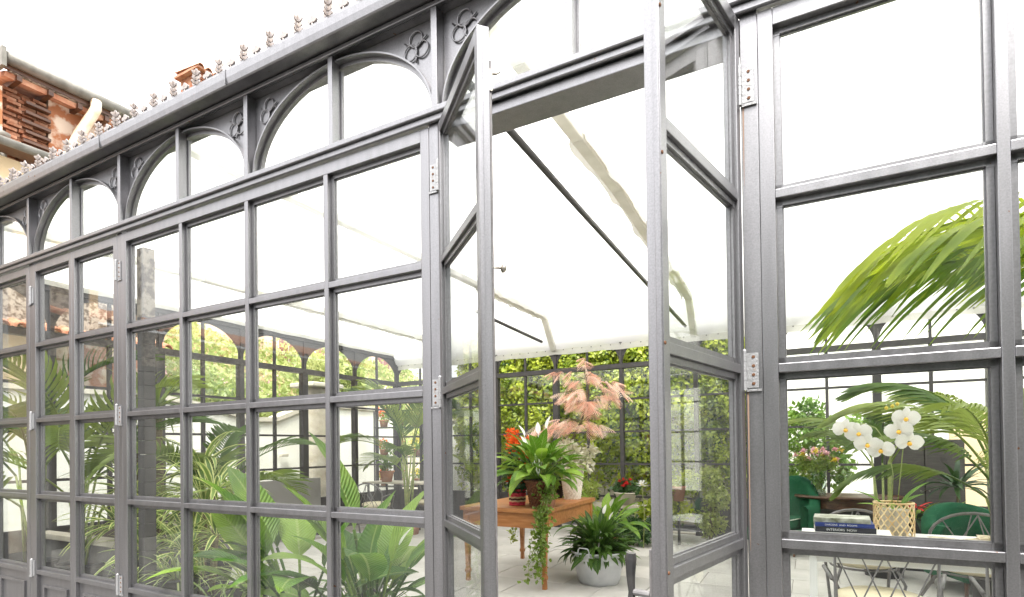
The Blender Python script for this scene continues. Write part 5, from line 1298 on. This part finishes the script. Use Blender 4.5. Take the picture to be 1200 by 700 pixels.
# wrought iron chairs: round hoop back, crossed rods, cream cushion
def make_chair(loc, rz, label, group='wrought iron chairs round the white table', square=False):
    r_ = empty('wire_chair', loc, rz, label, 'chair', group)
    hw = .29; m = M['wire']
    # back frame: two posts rising into one hoop, back at +y
    pts = [(-.2, .2, 0), (-.22, .22, .25), (-.24, .22, .45)]
    for i in range(13):
        t = PI * i / 12; pts.append((-hw * math.cos(t) * (1.0), .24 + .03 * math.sin(t), .64 + .21 * math.sin(t)))
    pts += [(.24, .22, .45), (.22, .22, .25), (.2, .2, 0)]
    if square:
        pts = [(-.22, .24, 0), (-.24, .24, .45), (-.245, .25, .79), (.245, .25, .79), (.24, .24, .45), (.22, .24, 0)]
    MB().tube(pts, .012, 8).build('back_frame', m, r_, smooth=True)
    for k in range(5 if square else 0):
        a = -.24 + .12 * k
        for s_ in (-1, 1):
            b = a + s_ * .24
            if abs(b) < .25: MB().tube([(a, .245, .785), (b, .24, .2)], .0045, 6).build('cross_rod', m, r_)
    for (a, b) in () if square else ((-.2, .02), (-.02, -.2), (-.02, .2), (.2, -.02 + .04), (-.11, -.02), (.11, .02)):
        MB().tube([(a, .235, .45), ((a + b) / 2, .25, .63), (b, .262, .835 - .35 * b * b * 4)], .005, 6).build('cross_rod', m, r_)
    MB().tube([(.23 * math.cos(a), .02 + .22 * math.sin(a), .43) for a in np.linspace(0, 2 * PI, 25)], .009, 6, cap=False).build('seat_frame', m, r_, smooth=True)
    MB().lathe([(.001, -.005), (.2, -.005), (.23, .008), (.24, .03), (.235, .055), (.2, .07), (.001, .078)], 28, (0, .02, .445)).build('cushion', M['cushion'], r_, smooth=True)
    for s_ in (-1, 1):
        MB().tube([(s_ * .19, -.16, .43), (s_ * .23, -.2, .33), (s_ * .2, -.2, .18), (s_ * .21, -.24, .02), (s_ * .215, -.25, .0)], .011, 7).build('leg', m, r_, smooth=True)
        MB().tube([(s_ * .26, .22, .62), (s_ * .3, .05, .66), (s_ * .28, -.1, .62), (s_ * .22, -.14, .5), (s_ * .19, -.16, .43)], .010, 7).build('arm', m, r_, smooth=True)
    return r_
def near_chair(loc, rz, label):
    r_ = make_chair(loc, rz, label); return r_
make_chair((1.70, 3.38, 0), R(8), 'wire chair behind the orchid and books, facing the glass')
make_chair((2.42, 3.42, 0), R(-10), 'wire chair behind the magazines, facing the glass')
make_chair((1.70, 2.10, 0), R(180), 'near wire chair with crossed back rods below the orchid', square=True)
make_chair((2.42, 2.05, 0), R(172), 'near wire chair at the right mullion', square=True)

# oval walnut table, vase, armchairs
ov = empty('oval_walnut_table', (1.75, 6.55, 0), R(8), 'dark oval walnut table with barley twist legs', 'table')
MB().lathe([(.001, .695), (.5, .695), (.56, .705), (.57, .72), (.56, .735), (.001, .737)], 48, (0, 0, 0), 1.1, .62).build('tabletop', M['wooddark'], ov, smooth=False)
MB().lathe([(.46, .57), (.47, .57), (.47, .6945), (.46, .6945)], 40, (0, 0, 0), 1.0, .55).build('apron', M['wooddark'], ov)
for (x, y) in ((-.42, -.14), (.42, -.14), (-.42, .14), (.42, .14)):
    MB().lathe([(.03, 0)] + [(.022 + .012 * abs(math.sin(i * .9)), .03 + i * .03) for i in range(19)] + [(.03, .6), (.03, .69)], 12, (x, y, 0)).build('leg', M['wooddark'], ov, smooth=True)
vz = empty('glass_vase', (1.42, 6.42, .738), 0, 'clear glass vase of mixed pink and yellow flowers on the oval table', 'vase')
MB().lathe([(.001, .0), (.085, .0), (.09, .01), (.09, .30), (.095, .31), (.088, .31), (.083, .3), (.083, .015), (.001, .01)], 28).build('vase_body', M['vaseglass'], vz, smooth=True)
pb = MB(); rr = random.Random(5)
for k in range(40):
    a, r_, z_ = rr.uniform(0, 6.28), rr.uniform(0, .065), rr.uniform(.02, .07); pb.lathe([(.001, -.01), (.011, 0), (.001, .01)], 6, (r_ * math.cos(a), r_ * math.sin(a), z_))
pb.build('pebbles', M['pebble'], vz, smooth=True)
ss = MB()
for k in range(14):
    a = k * 2.4; ss.tube([(.04 * math.cos(a + 2), .04 * math.sin(a + 2), .05), (0, 0, .3), (.2 * math.cos(a) * .9, .2 * math.sin(a) * .7, .5 + .1 * math.sin(k))], .003, 4)
ss.build('flower_stems', M['cane'], vz)
leaf_cloud('greenery', M['f_ivyv'], vz, blob_pts(np.random.default_rng(51), [(0, 0, .4), (-.12, 0, .35), (.12, 0, .42), (-.2, 0, .45), (0, 0, .2)], [.13, .12, .12, .1, .07], 1000, .2), .04, None, 52)
for k in range(22):
    a = k * 2.4; r_ = .06 + .012 * k; r_ = min(r_, .26); bloom(vz, (r_ * math.cos(a), r_ * math.sin(a) * .6, .52 + .07 * math.sin(k * 1.3)), .035, M['petal_p' if k % 3 else 'petal_yl'])
def armchair(loc, rz, label, s=1.0, bh=.36):
    r_ = empty('green_armchair', loc, rz, label, 'armchair', 'green upholstered armchairs'); r_.scale = (s, s, s); G = M['green']
    def cushion(name, x0, x1, y0, y1, z0, z1, b=.035):
        return MB().bx(x0, x1, y0, y1, z0, z1).build(name, G, r_, bevel=b)
    cushion('seat_base', -.33, .33, -.36, .3, .14, .32); cushion('seat_cushion', -.26, .26, -.39, .22, .325, .46, .045)
    # curved back: arc with height profile sweeping down to the arms
    mb = MB(); rows_o = []; 
    segn = 28; vs = []
    for i in range(segn + 1):
        t = i / segn; a = R(-25) + (PI + R(50)) * t; hx_, hy = math.cos(a), math.sin(a)
        top = .62 + bh * max(0, math.sin(a)) ** 1.3 if hy > 0 else .62
        ro, ri = .42, .30
        yo = hy * ro * .92 + .02; yi = hy * ri * .92 + .02
        vs += [(hx_ * ro, yo, .15), (hx_ * (ro + .015), yo, top - .05), (hx_ * (ro - .02), yo * .97, top), (hx_ * (ri + .02), yi * 1.03, top), (hx_ * ri, yi, top - .05), (hx_ * ri, yi, .2)]
    fs = []
    for i in range(segn):
        for j in range(5): fs.append((i * 6 + j, i * 6 + j + 1, i * 6 + 7 + j, i * 6 + 6 + j))
    fs += [tuple(range(6)), tuple(reversed(range(segn * 6, segn * 6 + 6)))]
    mb.add(vs, fs).build('backrest', G, r_, smooth=True)
    MB().tube([(-.255, -.385, .455), (.255, -.385, .455), (.255, .2, .455)], .006, 6).build('piping', M['piping'], r_, smooth=True)
    for (x, y) in ((-.28, -.3), (.28, -.3), (-.25, .25), (.25, .25)): MB().tube([(x, y, .14), (x * 1.05, y * 1.05, 0)], [.022, .014], 8).build('leg', M['wooddark'], r_)
    return r_
armchair((1.0, 6.3, 0), R(-25), 'green armchair with pale piping left of the oval table')
armchair((2.72, 4.85, 0), R(20), 'wide green armchair behind the wire chair at the right', 1.0, .18)
armchair((3.75, 4.3, 0), R(-15), 'green armchair partly hidden by the right mullion', 1.05)
# bromeliads on black planter
bp_ = empty('black_planter_box', (2.55, 5.75, 0), 0, 'black planter box behind the green armchair', 'planter')
MB().bx(-.42, .42, -.17, .17, 0, .55).build('box', M['dblack'], bp_, bevel=.01); MB().bx(-.4, .4, -.15, .15, .5502, .56).build('soil', M['soil'], bp_)
brl = [leaf_mesh('bromeliad_blade', M['f_dark'], .34, .045, 1.1, fold=.3, seg=6, peak=.4), leaf_mesh('bromeliad_blade', M['f_peaceb'], .3, .045, .7, fold=.3, seg=6, peak=.4)]
brf = leaf_mesh('bromeliad_bract', M['petal_r'], .15, .035, .7, fold=.3, seg=5, peak=.45)
for (x, lab) in ((-.2, 'red bromeliad nearer the orchid'), (.05, 'red bromeliad beside the dark leaves, right of the first')):
    b = empty('bromeliad', (2.55 + x, 5.68, .56), 0, lab, 'bromeliad', 'red bromeliads in the black planter')
    rosette(b, brl, 22, 1.1, .05); rosette(b, [brf], 12, .75, .15, name='bract', z=.12, s0=.8, s1=1.1)
    for c_ in [c_ for c_ in b.children if c_.data == brf]: c_.name = 'bract'
dk_ = empty('cordyline', (2.75, 5.85, .56), 0, 'dark spiky plant rising behind the red bromeliads', 'potted plant')
MB().tube([(0, 0, 0), (.01, 0, .35)], .012, 6).build('stem', M['trunk'], dk_); 
c_ = empty('leaf_crown', (.01, 0, .35), 0, parent=dk_); rosette(c_, brl[:1], 30, 1.4, -.2, s0=1.0, s1=1.4)
# cabinet shape put in for a dark patch taken as a reflection
cb = empty('grey_reflection_box', (2.45, 6.93, 0), 0, 'dark grey cabinet shape put in for a reflection, against the back wall right of the oval table', 'cabinet')
MB().bx(-.26, .55, -.17, .12, 0, 1.44).build('carcass', M['board'], cb, bevel=.004)
for (a, b) in ((-.24, .14), (.15, .53)):
    d_ = MB().bx(a, b, -.19, -.1705, .04, 1.41).build('door', M['board'], cb, bevel=.003); MB().tube([((a + b) / 2 + (.15 if a < 0 else -.15), -.21, .8), ((a + b) / 2 + (.15 if a < 0 else -.15), -.19, .8)], .009, 8).build('handle', M['brassy'], d_)

# ---- palms at right
def big_palm(loc, specs, label, meshes, z=1.0, seed=0):
    r_ = empty('kentia_palm', loc, 0, label, 'palm')
    pot_mb(.17, .23, .36).build('pot', M['dblack'], r_, smooth=True); soil(r_, .21, .32)
    rr = random.Random(seed)
    for i, (az, el, s, h) in enumerate(specs):
        a0 = rr.uniform(0, 6.28); b = Vector((.06 * math.cos(a0), .06 * math.sin(a0), .32)); t = Vector((.09 * math.cos(az), .09 * math.sin(az), h))
        MB().tube([b, b.lerp(t, .5), t], [.016, .013, .010], 6).build('cane', M['cane'], r_, smooth=True)
        inst('frond', meshes[i % len(meshes)], r_, t, (rr.uniform(-.2, .2), -el, az), s)
big_palm((2.62, 1.3, 0), [(R(176), .55, .95, 2.06), (R(158), .8, 1.0, 2.02), (R(205), .6, .85, 2.1), (R(188), .62, .9, 2.2), (R(30), .6, 1.0, 1.9), (R(330), .7, .9, 1.85), (R(70), .8, .9, 1.9), (R(140), 1.1, .85, 2.0)],
         'large bright kentia palm arching over the white table behind the right casement', frB, seed=1)
big_palm((2.7, 4.0, 0), [(R(180), 1.1, .95, 1.2), (R(210), .9, .9, 1.1), (R(150), 1.25, .95, 1.3), (R(240), 1.1, .85, 1.2), (R(120), 1.2, .9, 1.3), (R(300), 1.2, .85, 1.2), (R(60), 1.2, .9, 1.3), (R(0), 1.2, .9, 1.3), (R(170), .75, .85, .95), (R(265), .9, .8, 1.0)],
         'slender kentia palm standing between the white table and the green armchairs', frH, seed=2)
big_palm((2.0, 5.2, 0), [(R(165), 1.1, .8, 1.25), (R(140), 1.0, .8, 1.15), (R(40), 1.1, .8, 1.2), (R(330), 1.1, .8, 1.2), (R(270), 1.2, .75, 1.2)],
         'olive kentia palm drooping behind the orchid', frH, seed=4)

# slatted garden table and chairs at back left
gt = empty('slatted_table', (-5.3, 6.1, 0), 0, 'brown slatted garden table in the back left corner', 'table')
for k in range(6): MB().bx(-.6, .75, -.3 + k * .1, -.21 + k * .1, .79, .815).build('slat', M['coping'], gt)
for (x, y) in ((-.5, -.25), (.65, -.25), (-.5, .25), (.65, .25)): MB().bx(x - .015, x + .015, y - .015, y + .015, 0, .789).build('leg', M['iron'], gt)
make_chair((-5.15, 5.35, 0), R(185), 'wire chair in front of the slatted table in the back left corner')
make_chair((-4.55, 6.0, 0), R(-80), 'wire chair at the right end of the slatted table')
pg = empty('terracotta_pot', (-5.45, 5.95, .816), 0, 'terracotta pot with a small green plant on the slatted table', 'flower pot')
pot_mb(.09, .13, .2).build('pot', M['terracotta'], pg, smooth=True); leaf_cloud('foliage', M['f_shrub'], pg, blob_pts(np.random.default_rng(61), [(0, 0, .35), (0, 0, .25)], [.13, .1], 300), .06, None, 61)
# flower stand outside the back left corner
fs_ = empty('flower_stand', (-7.3, 8.6, 0), R(20), 'outdoor plant stand full of potted red and yellow flowers past the corner', 'plant stand')
for z_ in (.5, 1.2, 1.9): MB().bx(-.6, .6, -.15, .15, z_, z_ + .03).build('shelf', M['iron'], fs_)
for x in (-.6, .6): MB().bx(x - .015, x + .015, -.17, -.14, 0, 2.3).build('upright', M['iron'], fs_)
for i in range(9):
    p = empty('flower_pot', (-7.3 + math.cos(R(20)) * (-.42 + .4 * (i % 3)), 8.6 + math.sin(R(20)) * (-.42 + .4 * (i % 3)), .531 + .7 * (i // 3)), 0,
              ['orange', 'dark red', 'yellow'][i % 3] + ' flowering pot on the ' + ['lowest', 'middle', 'top'][i // 3] + ' shelf of the outdoor stand', 'flower pot', 'flower pots on the outdoor stand')
    pot_mb(.08, .11, .17, n=14).build('pot', M['terracotta'], p, smooth=True)
    leaf_cloud('foliage', M['f_shrub'], p, blob_pts(np.random.default_rng(70 + i), [(0, 0, .27), (.07, 0, .24)], [.13, .1], 160), .06, None, 70 + i)
    leaf_cloud('blossom', M[['petal_o', 'petal_r', 'petal_yl'][i % 3]], p, blob_pts(np.random.default_rng(90 + i), [(0, -.04, .33)], [.13], 90), .045, None, 90 + i)
shrub('leafy_shrub', (-6.6, 9.6, 0), [(0, 0, 2.2), (.5, 0, 1.9), (-.6, .1, 1.8), (.3, 0, 1.2), (1.0, 0, 2.4), (1.1, 0, 1.4)], [.5, .45, .45, .4, .45, .4], 4200, .11, M['f_ivy'], 'tall yellow green shrub past the back left corner', 77)
